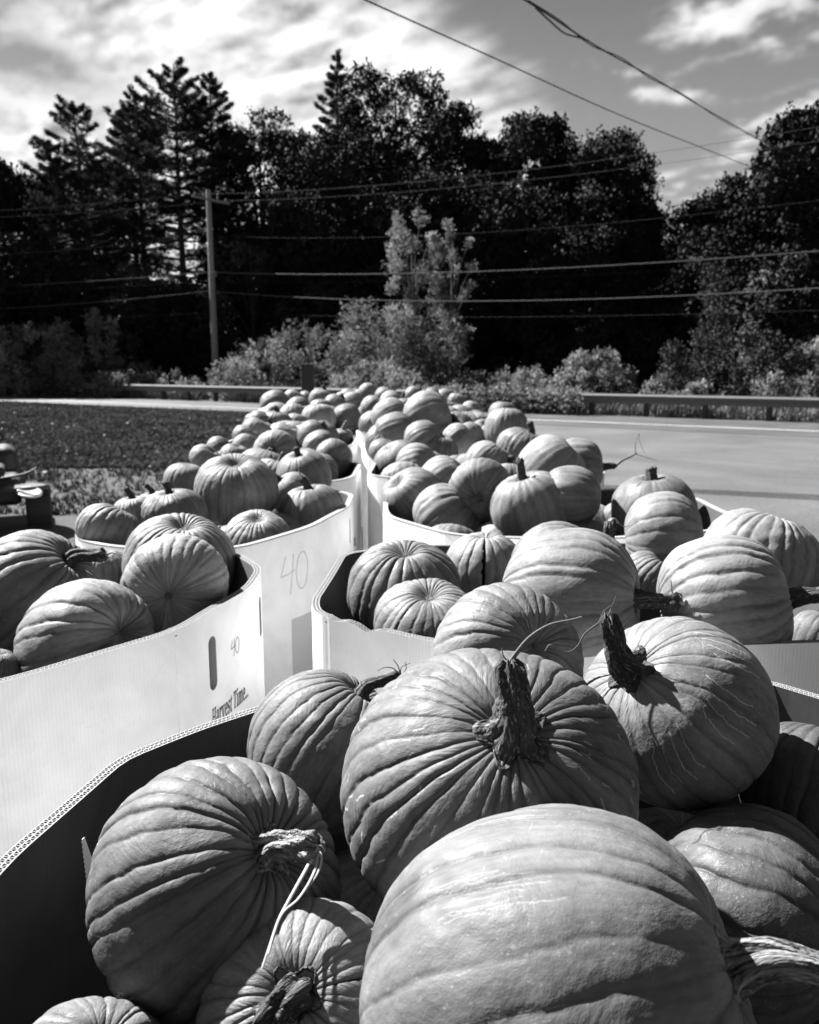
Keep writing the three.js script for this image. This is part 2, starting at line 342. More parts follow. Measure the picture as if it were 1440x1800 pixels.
// deciduous: crown built of leaf masses round the ends of limbs
function broadleaf(label, x, z, h, w, seed, o = {}) {
  const { clumps = 6000, mat = LEAF.dark, low = 0.12, blobs = 38, depth = 1, size = 1, geos = CL, cat = 'tree', name = 'broadleaf_tree', lean = 0, gap = 0, shape = 0.5, hang = 0, blob = 1, soft = false } = o;
  const r = rng(seed), t = thing(name, label, cat, null, [x, 0, z]);
  const cy = h * (1 + low) / 2, ry = h * (1 - low) / 2, tr = Math.min(0.4, h * 0.018);
  const wood = [branchTube([V3(0, 0, 0), V3(lean * 0.3, h * 0.3, 0.1), V3(lean * 0.7, h * 0.6, -0.1), V3(lean, h * 0.9, 0)], tr, tr * 0.2)];
  const list = [];
  const per = Math.round(clumps / blobs);
  for (let b = 0; b < blobs; b++) {
    let u = (b + 0.5) / blobs * 2 - 1, a = b * 2.39996 + (r() - 0.5) * 1.2, q = Math.sqrt(1 - u * u), sh = 0.55 + 0.4 * r();
    const up = u > 0 ? 1 : 0, wide = (u > 0 ? Math.sqrt(q) * mix(1, 0.8, shape) : mix(1, q, 0.4));
    const bx = lean * (0.5 + 0.5 * u) + Math.cos(a) * wide * w / 2 * sh, bz = Math.sin(a) * wide * w / 2 * sh * depth, by = cy + u * ry * (0.9 + 0.1 * r());
    const br = (0.11 + r() * 0.1) * Math.min(w, h) * blob * (0.75 + 0.25 * q);
    if (r() < gap) continue;
    wood.push(branchTube([V3(lean * by / h, by * 0.55, 0), V3(bx * 0.5 + lean * 0.3, by * 0.85, bz * 0.5), V3(bx, by, bz)], tr * 0.3, tr * 0.06));
    const tone = 0.45 + r() * 1.0;
    for (let k = 0; k < per; k++) {
      const c = r() * 2 - 1, p = r() * 6.283, s = Math.sqrt(1 - c * c); let d = br * (0.35 + 0.75 * Math.sqrt(r()));
      if (r() < 0.14) d *= 1.15 + r() * 0.5; if (soft) d = br * (r() + r() + r()) * 0.62;
      const px = bx + Math.cos(p) * s * d * 1.15, pz = bz + Math.sin(p) * s * d, py = by + c * d * (soft ? 1.35 : 0.8) - hang * r() * r();
      if (py < 0.05) continue;
      list.push([px, py, pz, (r() - 0.5) * 1.4, r() * 6.28, (r() - 0.5) * 1.4, size * (0.7 + r() * 0.7), tone * (0.6 + r() * 0.8)]);
    }
  }
  part('trunk', mergeGeometries(wood), bark, t);
  const half = Math.ceil(list.length / geos.length);
  geos.forEach((g, i) => { const l = list.filter((_, n) => n % geos.length === i); if (l.length) instances('crown', g, mat, l, t); });
  return t;
}
// pine: whorls of long, slightly rising boughs with needle tufts on side twigs
function pine(label, x, z, h, w, seed, o = {}) {
  const { low = 0.3, dens = 1, sparse = 1, lean = 0, mat = LEAF.pine, top = 0.12 } = o;
  const r = rng(seed), t = thing('pine_tree', label, 'tree', null, [x, 0, z]), wood = [], list = [];
  const tr = h * 0.014 + 0.05;
  wood.push(tube([V3(0, 0, 0), V3(lean * 0.3, h * 0.35, 0), V3(lean * 0.7, h * 0.7, 0.1), V3(lean, h, 0)], tr, 20, 8, 0.12));
  for (let y = h * low; y < h * 0.985; y += 0.42 + r() * 0.35) {
    const f = (y / h - low) / (1 - low), prof = (f < 0.35 ? mix(0.75, 1, f / 0.35) : Math.pow(1 - (f - 0.35) / 0.65, 0.72) * (1 - top) + top * (1 - f) + 0.05);
    const nb = f < 0.08 ? 2 : 3 + Math.floor(r() * 3), a0 = r() * 6.28;
    for (let b = 0; b < nb; b++) {
      const L = w / 2 * prof * (0.5 + r() * 0.65), a = a0 + b / nb * 6.28 + (r() - 0.5) * 0.8, rise = mix(-0.05, 0.75, f) + (r() - 0.5) * 0.3;
      const bx = lean * y / h, end = V3(bx + Math.cos(a) * L, y + L * rise, Math.sin(a) * L), mid = V3(bx + Math.cos(a) * L * 0.5, y + L * rise * 0.35, Math.sin(a) * L * 0.5);
      wood.push(tube([V3(bx, y, 0), mid, end], 0.03 + L * 0.012, 5, 4, 0.25));
      const n = Math.round((16 + L * 40) * dens * mix(sparse, 1, sst(0.18, 0.42, f))), tone = 0.7 + r() * 0.6;
      for (let k = 0; k < n; k++) {
        const q = 0.22 + 0.8 * Math.sqrt(r()), p = V3(bx, y, 0).lerp(end, q); p.y += (mid.y - (y + end.y) / 2) * 4 * q * (1 - q) * 0.5;
        const side = (r() - 0.5) * 2 * L * 0.34 * (1.25 - q * 0.8);
        p.x += -Math.sin(a) * side + (r() - 0.5) * 0.15; p.z += Math.cos(a) * side + (r() - 0.5) * 0.15; p.y += (r() - 0.35) * 0.22 + Math.abs(side) * 0.15;
        list.push([p.x, p.y, p.z, (r() - 0.5) * 0.9, r() * 6.28, (r() - 0.5) * 0.9, 0.55 + r() * 0.55, tone * (0.6 + r() * 0.8), 1.15]);
      }
    }
  }
  part('trunk', mergeGeometries(wood), bark, t);
  NT.forEach((g, i) => instances('crown', g, mat, list.filter((_, n) => n % NT.length === i), t));
  return t;
}
// px: column in the picture, D: distance ahead, top: row of the tree top
const treeAt = (px, D, top) => { const r = ray(px, top), k = D / -r.z; return { x: r.x * k, z: -D, h: EYE + r.y * k }; };
const pxw = (w, D) => w * D / F;
function plantPine(label, px, top, w, D, seed, o) { const t = treeAt(px, D, top); return pine(label, t.x, t.z, t.h, pxw(w, D), seed, o); }
function plantTree(label, px, top, w, D, seed, o) { const t = treeAt(px, D, top); return broadleaf(label, t.x, t.z, t.h, pxw(w, D), seed, o); }
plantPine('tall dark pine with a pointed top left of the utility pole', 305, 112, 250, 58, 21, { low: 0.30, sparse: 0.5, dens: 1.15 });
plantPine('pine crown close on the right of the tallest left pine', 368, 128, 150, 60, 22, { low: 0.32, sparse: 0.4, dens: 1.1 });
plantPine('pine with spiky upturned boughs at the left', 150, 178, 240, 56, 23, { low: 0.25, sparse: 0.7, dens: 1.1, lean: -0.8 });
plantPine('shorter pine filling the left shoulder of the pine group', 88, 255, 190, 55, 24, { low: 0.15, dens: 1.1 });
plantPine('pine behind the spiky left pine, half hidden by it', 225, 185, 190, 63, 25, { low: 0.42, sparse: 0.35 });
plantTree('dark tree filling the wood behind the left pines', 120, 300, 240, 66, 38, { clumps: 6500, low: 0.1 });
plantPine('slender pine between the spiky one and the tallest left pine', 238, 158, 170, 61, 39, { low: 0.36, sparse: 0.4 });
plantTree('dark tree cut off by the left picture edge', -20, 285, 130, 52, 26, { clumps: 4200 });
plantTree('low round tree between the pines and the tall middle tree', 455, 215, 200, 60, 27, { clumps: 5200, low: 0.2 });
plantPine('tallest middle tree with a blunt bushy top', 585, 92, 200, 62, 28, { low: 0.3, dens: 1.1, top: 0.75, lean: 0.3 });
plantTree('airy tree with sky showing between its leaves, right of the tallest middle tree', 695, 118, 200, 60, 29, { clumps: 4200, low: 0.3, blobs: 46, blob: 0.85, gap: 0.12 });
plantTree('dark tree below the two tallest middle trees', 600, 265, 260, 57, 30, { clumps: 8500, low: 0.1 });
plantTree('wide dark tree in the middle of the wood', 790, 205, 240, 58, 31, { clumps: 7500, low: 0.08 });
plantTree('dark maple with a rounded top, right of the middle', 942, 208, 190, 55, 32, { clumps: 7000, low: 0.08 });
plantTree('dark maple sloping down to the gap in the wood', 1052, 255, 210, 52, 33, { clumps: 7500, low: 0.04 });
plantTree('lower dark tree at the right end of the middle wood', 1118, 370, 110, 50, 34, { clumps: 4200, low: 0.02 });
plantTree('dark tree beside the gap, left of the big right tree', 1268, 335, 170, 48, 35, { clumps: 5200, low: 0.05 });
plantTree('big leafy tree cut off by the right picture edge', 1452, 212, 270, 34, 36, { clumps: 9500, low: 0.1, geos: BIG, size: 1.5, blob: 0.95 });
plantTree('small tree far off in the gap of the wood', 1190, 425, 120, 75, 37, { clumps: 2500, low: 0.05, mat: LEAF.mid });
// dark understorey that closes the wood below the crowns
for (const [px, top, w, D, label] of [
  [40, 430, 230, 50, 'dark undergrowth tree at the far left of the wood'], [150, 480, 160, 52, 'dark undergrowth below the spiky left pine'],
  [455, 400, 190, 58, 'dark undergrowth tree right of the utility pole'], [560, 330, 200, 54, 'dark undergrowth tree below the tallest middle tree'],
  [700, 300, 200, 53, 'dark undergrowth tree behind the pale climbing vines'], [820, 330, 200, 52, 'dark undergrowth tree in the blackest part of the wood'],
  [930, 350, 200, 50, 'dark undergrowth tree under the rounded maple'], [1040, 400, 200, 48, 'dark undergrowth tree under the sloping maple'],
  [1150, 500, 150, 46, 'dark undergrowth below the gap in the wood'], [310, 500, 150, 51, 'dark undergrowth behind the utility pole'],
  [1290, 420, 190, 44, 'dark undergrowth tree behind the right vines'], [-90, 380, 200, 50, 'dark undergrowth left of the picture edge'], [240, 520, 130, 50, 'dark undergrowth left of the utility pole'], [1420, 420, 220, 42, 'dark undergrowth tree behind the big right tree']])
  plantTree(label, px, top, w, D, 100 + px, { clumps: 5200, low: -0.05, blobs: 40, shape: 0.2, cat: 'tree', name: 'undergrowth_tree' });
// sunlit shrubs and vines at the edge of the wood
for (const [px, top, w, D, mat, clumps, label, o] of [
  [55, 578, 180, 46, 'pale', 1500, 'pale sunlit shrub at the far left behind the road'],
  [150, 560, 150, 47, 'pale', 1300, 'pale shrub left of the utility pole, behind the weeds'],
  [245, 470, 190, 52, 'mid', 1800, 'grey vine covered shrub left of the utility pole'],
  [440, 425, 170, 54, 'mid', 1500, 'grey feathery shrub right of the utility pole', {}],
  [462, 600, 110, 45, 'pale', 600, 'pale low shrub just right of the utility pole foot'],
  [545, 580, 150, 44, 'pale', 900, 'pale arching shrub above the wooden post'],
  [660, 540, 150, 43, 'pale', 1300, 'pale shrub with hanging sprays left of the vine column'],
  [725, 375, 130, 44, 'bright', 1500, 'tall bright column of climbing vines in the middle', { low: 0.02, blobs: 90, blob: 0.45, gap: 0.5, size: 0.5 }],
  [797, 395, 80, 44.5, 'pale', 520, 'smaller vine column right of the tall bright vines', { low: 0.3, blobs: 44, blob: 0.55, gap: 0.35, size: 0.5 }],
  [760, 560, 120, 42.5, 'pale', 700, 'pale drooping shrub right of the vine column foot'],
  [660, 640, 110, 39, 'pale', 500, 'low pale weeds shrub behind the farthest pumpkins'],
  [1045, 622, 130, 33, 'bright', 1000, 'round pale bush over the right guardrail'],
  [970, 668, 90, 34, 'pale', 380, 'low pale shrub left of the round bush'],
  [1210, 600, 130, 33, 'mid', 900, 'grey shrub right of the round pale bush'],
  [1300, 430, 150, 37, 'mid', 1500, 'grey leafy vines hanging at the right', { hang: 1 }],
  [1390, 440, 130, 33, 'pale', 1300, 'pale vines hanging down at the right picture edge', { hang: 1.2 }],
  [1330, 590, 180, 31, 'mid', 1100, 'grey low shrub behind the right end of the guardrail'],
  [1440, 600, 130, 30, 'pale', 700, 'pale shrub at the right end of the guardrail'],
  [860, 655, 140, 36, 'mid', 600, 'dull low shrub behind the middle of the guardrail']])
  plantTree(label, px, top, w, D, 300 + px, { clumps: Math.round(clumps * 2.0), low: -0.1, blobs: 64, mat: LEAF[mat], size: 0.5, shape: 0.1, blob: 0.6, gap: 0.3, soft: true, cat: 'shrub', name: 'shrub', ...(o || {}) });
for (let k = 0; k < 26; k++) {                               // low scrub along the verge, all of one kind
  const r = rng(900 + k), p = rp(-46 + k * 2.6 + r() * 1.6, 2.4 + r() * 2.6);
  const t = broadleaf('low scrub bush in the row along the guardrail', p.x, p.z, 0.9 + r() * 1.1, 2.0 + r() * 1.6, 900 + k, { clumps: 520, soft: true, low: -0.1, blobs: 26, mat: k % 3 ? LEAF.pale : LEAF.mid, size: 0.5, shape: 0.1, gap: 0.25, cat: 'shrub', name: 'scrub_bush' });
  t.userData.group = 'scrub bushes along the guardrail';
}
{ // weeds along the guardrail and the verge
  const r = rng(77), list = [];
  for (let i = 0; i < 16000; i++) {
    const s = -75 + r() * 105, n = 1.15 + r() ** 1.4 * 4.5, p = rp(s, n), k = fbm(p.x * 0.25, 3, p.z * 0.25, 3);
    if (k < -0.12) continue;
    list.push([p.x, 0, p.z, (r() - 0.5) * 0.4, r() * 6.28, (r() - 0.5) * 0.4, (0.5 + r() * 0.8) * (n < 1 ? 0.5 : 1) * (s < -38 ? 1.2 : 0.9) * (0.7 + k), 0.35 + r() * 1.1]);
  }
  const g = instances('weeds', tuft(8, 0.02, 0.75, 9), M2.weed, list, scene); g.userData.label = 'pale weeds along the guardrail and under the shrubs';
  const l2 = [];
  for (let i = 0; i < 8200; i++) {
    const s = i < 7000 ? -70 + r() * 46.5 : -5.2 + r() * 6.6, n = 0.35 + r() * 1.9, p = rp(s, n); if (fbm(p.x * 0.5, 8, p.z * 0.5, 3) < -0.1) continue;
    l2.push([p.x, 0.1 + r() * (i < 7000 ? 1.15 : 0.65), p.z, (r() - 0.5) * 2, r() * 6, (r() - 0.5) * 2, 0.5 + r() * 0.5, 0.3 + r() * 0.9]);
  }
  const g2 = instances('creepers', CL[1], LEAF.pale, l2, scene); g2.userData.label = 'leafy creepers growing over the guardrail';
}

// ---------------------------------------------------------------- cardboard bins
const boardT = (() => {
  const W = 1024, H = 1024, A = new Float32Array(W * H), r = rng(3);
  for (let j = 0; j < H; j++) for (let i = 0; i < W; i++) { const u = i / W, v = j / H; A[j * W + i] = 0.68 + tn(u, v, 1.6, 1.6, 3, 5) * 0.12 + tn(u, v, 40, 12, 6, 2) * 0.05 + 0.012 * Math.sin(u * 6.28318 * 104); }
  for (let k = 0; k < 120; k++) { const u = r(), v = r(), l = 0.01 + r() * r() * 0.09, an = (r() - 0.5) * 2.4; scratch(A, W, H, r, [[u, v], [u + Math.cos(an) * l, v + Math.sin(an) * l]], 0.0004 + r() * 0.0007, 0.5 + r() * 0.15, 0.35); }
  for (let k = 0; k < 260; k++) dab(A, W, H, r(), r(), 0.0006 + r() * r() * 0.004, 0.45 + r() * 0.2, 0.15 + r() * 0.3);
  return skinTexture(A, W, H);
})();
boardT.wrapT = THREE.RepeatWrapping;
const boardB = greyTexture(512, 64, (u, v) => 0.5 + 0.5 * Math.sin(u * 6.28318 * 52), false);
boardB.repeat.set(2, 1);
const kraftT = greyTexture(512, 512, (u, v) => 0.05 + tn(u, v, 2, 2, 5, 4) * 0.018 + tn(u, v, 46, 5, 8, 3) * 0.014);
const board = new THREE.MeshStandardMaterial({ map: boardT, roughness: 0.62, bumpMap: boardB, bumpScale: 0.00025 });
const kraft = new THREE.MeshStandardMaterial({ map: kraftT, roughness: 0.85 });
const kraftEdge = new THREE.MeshStandardMaterial({ color: grey(0.24), roughness: 0.85 });
const palletWood = new THREE.MeshStandardMaterial({ map: woodT, roughness: 0.9 });

function outline(poly, rad) {                              // polygon [x, z] -> dense rounded closed path with arc length
  const n = poly.length, P = poly.map(([x, z]) => new THREE.Vector2(x, z)), out = [];
  for (let i = 0; i < n; i++) {
    const a = P[(i + n - 1) % n], b = P[i], c = P[(i + 1) % n], r = Math.min(rad, a.distanceTo(b) * 0.45, b.distanceTo(c) * 0.45);
    const s = b.clone().lerp(a, r / a.distanceTo(b)), e = b.clone().lerp(c, r / b.distanceTo(c));
    for (let k = 0; k <= 10; k++) { const t = k / 10; out.push(new THREE.Vector2().addScaledVector(s, (1 - t) ** 2).addScaledVector(b, 2 * t * (1 - t)).addScaledVector(e, t * t)); }
  }
  const loop = [...out, out[0]], L = [0]; for (let i = 1; i < loop.length; i++) L.push(L[i - 1] + loop[i].distanceTo(loop[i - 1]));
  const total = L[L.length - 1];
  const at = (s) => { s = ((s % total) + total) % total; let i = 1; while (L[i] < s && i < L.length - 1) i++; const t = (s - L[i - 1]) / Math.max(1e-6, L[i] - L[i - 1]); return loop[i - 1].clone().lerp(loop[i], t); };
  const area = loop.slice(1).reduce((q, p, i) => q + loop[i].x * p.y - p.x * loop[i].y, 0), sg = area > 0 ? 1 : -1;
  const normal = (s) => { const d = at(s + 0.012).sub(at(s - 0.012)).normalize(); return new THREE.Vector2(d.y * sg, -d.x * sg); };
  const nearest = (x, z) => { let best = 0, bd = 1e9; for (let s = 0; s < total; s += 0.004) { const p = at(s), d = (p.x - x) ** 2 + (p.y - z) ** 2; if (d < bd) { bd = d; best = s; } } return best; };
  return { at, normal, total, nearest, sg };
}
const quadGeo = (pos, uv, idx) => { const g = new THREE.BufferGeometry(); g.setAttribute('position', new THREE.Float32BufferAttribute(pos, 3)); g.setAttribute('uv', new THREE.Float32BufferAttribute(uv, 2)); g.setIndex(idx); g.computeVertexNormals(); return g; };
function makeBin(label, poly, rim, o = {}) {
  const { rad = 0.06, slots = [], creases = [], flutes = false, group = 'cardboard pumpkin bins', base = 0.13 } = o;
  const path = outline(poly, rad), T = 0.02;
  const cx = poly.reduce((a, p) => a + p[0], 0) / poly.length, cz = poly.reduce((a, p) => a + p[1], 0) / poly.length;
  const bin = thing('pumpkin_bin', label, 'cardboard bin', group, [cx, 0, cz]);
  const S = []; for (let s = 0; s < path.total; s += 0.03) S.push(s);
  for (const c of creases) for (const d of [-0.012, -0.005, -0.0018, 0, 0.0018, 0.005, 0.012]) S.push(c + d);
  for (const q of slots) for (let k = -8; k <= 8; k++) S.push(q.s + q.w / 2 * Math.sin(k / 8 * Math.PI / 2));
  const ss = [...new Set(S.map((s) => +(((s % path.total) + path.total) % path.total).toFixed(5)))].sort((a, b) => a - b); ss.push(path.total);
  const rimAt = (s) => rim + (o.sagAt ? o.sagAt(s, path) : 0) + N3(s * 1.7, rim * 9, 3) * 0.012;
  const off = (s, k) => { const p = path.at(s), n = path.normal(s); let d = 0; for (const c of creases) d -= 0.0035 * Math.exp(-Math.abs(s - c) / 0.003); d += N3(s * 2.3, rim * 5, 1) * 0.006; return [p.x + n.x * (d - k) - cx, p.y + n.y * (d - k) - cz]; };
  const slotAt = (s) => { for (const q of slots) { let d = Math.abs(s - q.s); d = Math.min(d, path.total - d); if (d <= q.w / 2 + 1e-5) { const r = q.w / 2, e = Math.sqrt(Math.max(0, r * r - d * d)); return [q.y - q.h / 2 + r - e, q.y + q.h / 2 - r + e]; } } return null; };
  const sheet = (k, name, mat, y0) => {
    const pos = [], uv = [], idx = []; let nV = 0;
    const col = (s, ys) => { const [x, z] = off(s, k); for (const y of ys) { pos.push(x, y, z); uv.push(s * 1.2, y * 1.2); } nV += ys.length; return nV - ys.length; };
    for (let i = 0; i < ss.length - 1; i++) {
      const a = ss[i], b = ss[i + 1], qa = slotAt(a), qb = slotAt(b), runs = qa && qb ? [[[y0, qa[0]], [y0, qb[0]]], [[qa[1], rimAt(a)], [qb[1], rimAt(b)]]] : [[[y0, rimAt(a)], [y0, rimAt(b)]]];
      for (const [ya, yb] of runs) { const A = col(a, ya), B = col(b, yb); idx.push(A, B, B + 1, A, B + 1, A + 1); }
    }
    let g = quadGeo(pos, uv, idx); g = mergeVertices(g, 1e-5); g.computeVertexNormals(); return part(name, g, mat, bin);
  };
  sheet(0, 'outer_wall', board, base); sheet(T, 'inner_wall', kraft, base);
  for (const q of slots) {                                // cut edge of each hand slot
    const pos = [], uv = [], idx = []; const ring = [];
    for (let k = -8; k <= 8; k++) { const s = q.s + q.w / 2 * Math.sin(k / 8 * Math.PI / 2); ring.push([s, slotAt(s)[1]]); }
    for (let k = 8; k >= -8; k--) { const s = q.s + q.w / 2 * Math.sin(k / 8 * Math.PI / 2); ring.push([s, slotAt(s)[0]]); }
    ring.forEach(([s, y], i) => { for (const k of [0, T]) { const [x, z] = off(s, k); pos.push(x, y, z); uv.push(i * 0.02, k); } });
    for (let i = 0; i < ring.length; i++) { const j = (i + 1) % ring.length; idx.push(2 * i, 2 * j, 2 * j + 1, 2 * i, 2 * j + 1, 2 * i + 1); }
    part('hand_slot', quadGeo(pos, uv, idx), kraftEdge, bin);
  }
  // top edge: liners with two fluted layers, or a plain edge farther off
  const ribbon = (pts, w, drop) => {                      // thin standing strip along [x, z, y] points
    const pos = [], uv = [], idx = [], n = pts.length;
    pts.forEach(([x, z, y], i) => {
      const a = pts[Math.max(0, i - 1)], b = pts[Math.min(n - 1, i + 1)]; let dx = b[0] - a[0], dz = b[1] - a[1]; const l = Math.hypot(dx, dz) || 1; dx /= l; dz /= l;
      for (const [sd, yy] of [[-1, y - drop], [-1, y], [1, y], [1, y - drop]]) { pos.push(x - dz * w / 2 * sd, yy, z + dx * w / 2 * sd); uv.push(i * 0.01, yy); }
      if (i) for (let k = 0; k < 3; k++) { const A = (i - 1) * 4 + k, B = i * 4 + k; idx.push(A, B, B + 1, A, B + 1, A + 1); }
    });
    return quadGeo(pos, uv, idx).toNonIndexed();
  };
  const along = (k, step, wob = 0, wl = 1) => { const r = []; for (let s = o.f0 ?? 0; s <= (o.f1 ?? path.total) + 1e-6; s += step) { const [x, z] = off(s, k + wob * Math.sin(s / wl * 2 * Math.PI)); r.push([x, z, rimAt(s)]); } return r; };
  if (flutes) {
    const gs = [];
    for (const k of [0.0014, T / 2, T - 0.0014]) gs.push(ribbon(ss.map((s) => { const [x, z] = off(s, k); return [x, z, rimAt(s)]; }), 0.002, 0.02));
    for (const [k, ph] of [[T * 0.27, 0], [T * 0.73, 1]]) gs.push(ribbon(along(k, 0.0011, T * 0.17, ph ? 0.0088 : 0.0081), 0.0012, 0.016));
    const g = mergeGeometries(gs); g.computeVertexNormals(); part('corrugated_edge', g, kraftEdge, bin);
    const floor = []; for (const s of ss) { const [x, z] = off(s, T / 2); floor.push([x, z, rimAt(s) - 0.014]); }
    part('flute_bottom', ribbon(floor, T * 0.97, 0.002), kraft, bin);
  } else {
    const top = ss.map((s) => { const [x, z] = off(s, T / 2); return [x, z, rimAt(s) + 0.0008]; });
    const g = ribbon(top, T + 0.001, 0.006); g.computeVertexNormals(); part('cut_edge', g, kraftEdge, bin);
  }
  const sh = new THREE.Shape(Array.from({ length: 60 }, (_, i) => { const [x, z] = off(i / 60 * path.total, T + 0.002); return new THREE.Vector2(x, -z); }));
  const fl = new THREE.ExtrudeGeometry(sh, { depth: 0.01, bevelEnabled: false }); fl.rotateX(-Math.PI / 2); fl.translate(0, base + 0.005, 0); part('bottom', fl, kraft, bin);
  const xs = poly.map((p) => p[0] - cx), zs = poly.map((p) => p[1] - cz), wx = Math.max(...xs) - Math.min(...xs), wz = Math.max(...zs) - Math.min(...zs), mx = (Math.max(...xs) + Math.min(...xs)) / 2, mz = (Math.max(...zs) + Math.min(...zs)) / 2;
  const pal = new THREE.Group(); pal.name = 'pallet'; bin.add(pal);
  for (let k = 0; k < 6; k++) { const b = new THREE.BoxGeometry(wx * 0.92, 0.018, 0.1); b.translate(mx, base - 0.011, mz + (k / 5 - 0.5) * wz * 0.82); part('board', b, palletWood, pal); }
  for (let k = 0; k < 3; k++) { const b = new THREE.BoxGeometry(0.06, base - 0.024, wz * 0.9); b.translate(mx + (k / 2 - 0.5) * wx * 0.84, (base - 0.024) / 2, mz); part('stringer', b, palletWood, pal); }
  bin.userData.path = undefined;
  const decal = (name, s0, s1, y0, y1, mat, flip) => {     // print lying 0.8 mm proud of the outer wall
    const pos = [], uv = [], idx = [], n = 24;
    for (let i = 0; i <= n; i++) { const s = mix(s0, s1, i / n), [x, z] = off(s, -0.0009); for (const [y, v] of [[y0, 0], [y1, 1]]) { pos.push(x, y, z); uv.push(flip ? 1 - i / n : i / n, v); } if (i) { const A = 2 * i - 2; idx.push(A, A + 2, A + 3, A, A + 3, A + 1); } }
    return part(name, quadGeo(pos, uv, idx), mat, bin);
  };
  return { bin, path, decal, rim };
}
function lettering(W, H, draw, dark = 0.06) {
  const c = document.createElement('canvas'); c.width = W; c.height = H; const x = c.getContext('2d');
  x.fillStyle = '#000'; x.fillRect(0, 0, W, H); x.fillStyle = x.strokeStyle = '#fff'; x.lineCap = x.lineJoin = 'round'; draw(x);
  const t = new THREE.CanvasTexture(c); t.magFilter = THREE.LinearFilter;
  return new THREE.MeshStandardMaterial({ color: grey(dark * 0.6), alphaMap: t, transparent: true, roughness: 0.7 });
}
const stroke = (x, w, l) => { x.lineWidth = w; for (const s of l) { x.beginPath(); s.forEach(([a, b], i) => i ? x.lineTo(a, b) : x.moveTo(a, b)); x.stroke(); } };
const four0 = (x, s, ox, oy) => {                          // handwritten 40
  const q = (l) => l.map(([a, b]) => [ox + a * s, oy + b * s]);
  const zero = []; for (let i = 0; i <= 20; i++) { const a = -1.2 + i / 20 * 6.4; zero.push([74 + 20 * Math.cos(a) - 6 * Math.sin(a) * 0.4, 52 - 42 * Math.sin(a) * -1]); }
  return [q([[22, 12], [14, 34], [6, 54], [30, 52], [50, 46]]), q([[46, 10], [42, 50], [34, 98]]), q(zero)];
};
const harvestM = lettering(1024, 256, (x) => { x.font = 'bold italic 132px serif'; x.save(); x.scale(1, 1.5); x.fillText('Harvest Time...', 20, 125); x.restore(); });
const fortySmall = lettering(128, 128, (x) => stroke(x, 4, four0(x, 1, 14, 8)), 0.2);
const fortyBig = lettering(512, 512, (x) => stroke(x, 9, four0(x, 4.1, 40, 40)), 0.66);
const printGrey = new THREE.MeshStandardMaterial({ color: grey(0.4), roughness: 0.7 });

const chamfer = (x0, x1, zn, zf, c, rot = 0) => {            // octagon; zn near, zf far (both as distances ahead)
  const p = [[x0 + c, -zn], [x1 - c, -zn], [x1, -zn - c], [x1, -zf + c], [x1 - c, -zf], [x0 + c, -zf], [x0, -zf + c], [x0, -zn - c]];
  const mx = (x0 + x1) / 2, mz = -(zn + zf) / 2, cs = Math.cos(rot), sn = Math.sin(rot);
  return p.map(([x, z]) => [mx + (x - mx) * cs - (z - mz) * sn, mz + (x - mx) * sn + (z - mz) * cs]);
};
const R1p = [[-0.30, -0.30], [0.72, -0.30], [0.97, -0.50], [0.99, -1.18], [0.69, -1.505], [0.34, -1.50], [-0.25, -1.41], [-0.36, -1.305], [-0.458, -1.19], [-0.512, -0.93], [-0.525, -0.56]];
const R1 = makeBin('open cardboard bin nearest the viewer with its corrugated top edge', R1p, 1.05, { rad: 0.035, flutes: true, f0: 0, f1: undefined });
const L2p = [[-1.42, -1.62], [-1.12, -1.30], [-0.795, -1.51], [-0.528, -1.80], [-0.435, -2.15], [-0.435, -2.38], [-0.56, -2.62], [-1.25, -2.58], [-1.48, -2.35]];
{
  const pth = outline(L2p, 0.07), s1 = pth.nearest(-0.528, -1.80), sB = pth.nearest(-0.436, -2.30);
  const dir = pth.nearest(-0.46, -2.05) > s1 ? 1 : -1;
  const B = makeBin('white cardboard bin at the left with a hand slot and printed lettering', L2p, 1.05, {
    rad: 0.07, flutes: true, creases: [s1],
    slots: [{ s: s1 + dir * 0.15, w: 0.038, h: 0.14, y: 0.92 }, { s: sB, w: 0.036, h: 0.12, y: 0.93 }] });
  B.decal('printed_lettering', s1 + dir * 0.125, s1 + dir * 0.335, 0.735, 0.82, harvestM);
  B.decal('handwritten_number', s1 + dir * 0.235, s1 + dir * 0.30, 0.89, 0.955, fortySmall);
}
const R2p = [[-0.255, -2.06], [-0.235, -1.94], [0.05, -1.745], [0.55, -1.70], [0.98, -1.71], [1.20, -1.90], [1.20, -2.5], [1.0, -2.74], [0.02, -2.74], [-0.225, -2.62]];
{
  const pth = outline(R2p, 0.07), s = pth.nearest(-0.10, -1.85), d = pth.nearest(0.05, -1.745) > s ? 1 : -1;
  const B = makeBin('white cardboard bin right of the middle, its near rim dented', R2p, 1.05, { rad: 0.07, flutes: true, sagAt: (q) => -0.016 * Math.exp(-(((q - s) / 0.028) ** 2)) - 0.007 * Math.exp(-(((q - s + d * 0.09) / 0.02) ** 2)), creases: [pth.nearest(-0.205, -1.92)] });
  B.decal('handwritten_number', s + d * 0.0, s + d * 0.14, 0.80, 0.94, fortyBig);
}
const L3p = [[-1.2, -2.85], [-1.05, -2.72], [-0.82, -2.67], [-0.593, -2.70], [-0.37, -3.05], [-0.262, -3.43], [-0.26, -3.85], [-0.45, -4.1], [-1.08, -4.05], [-1.24, -3.8], [-1.24, -3.1]];
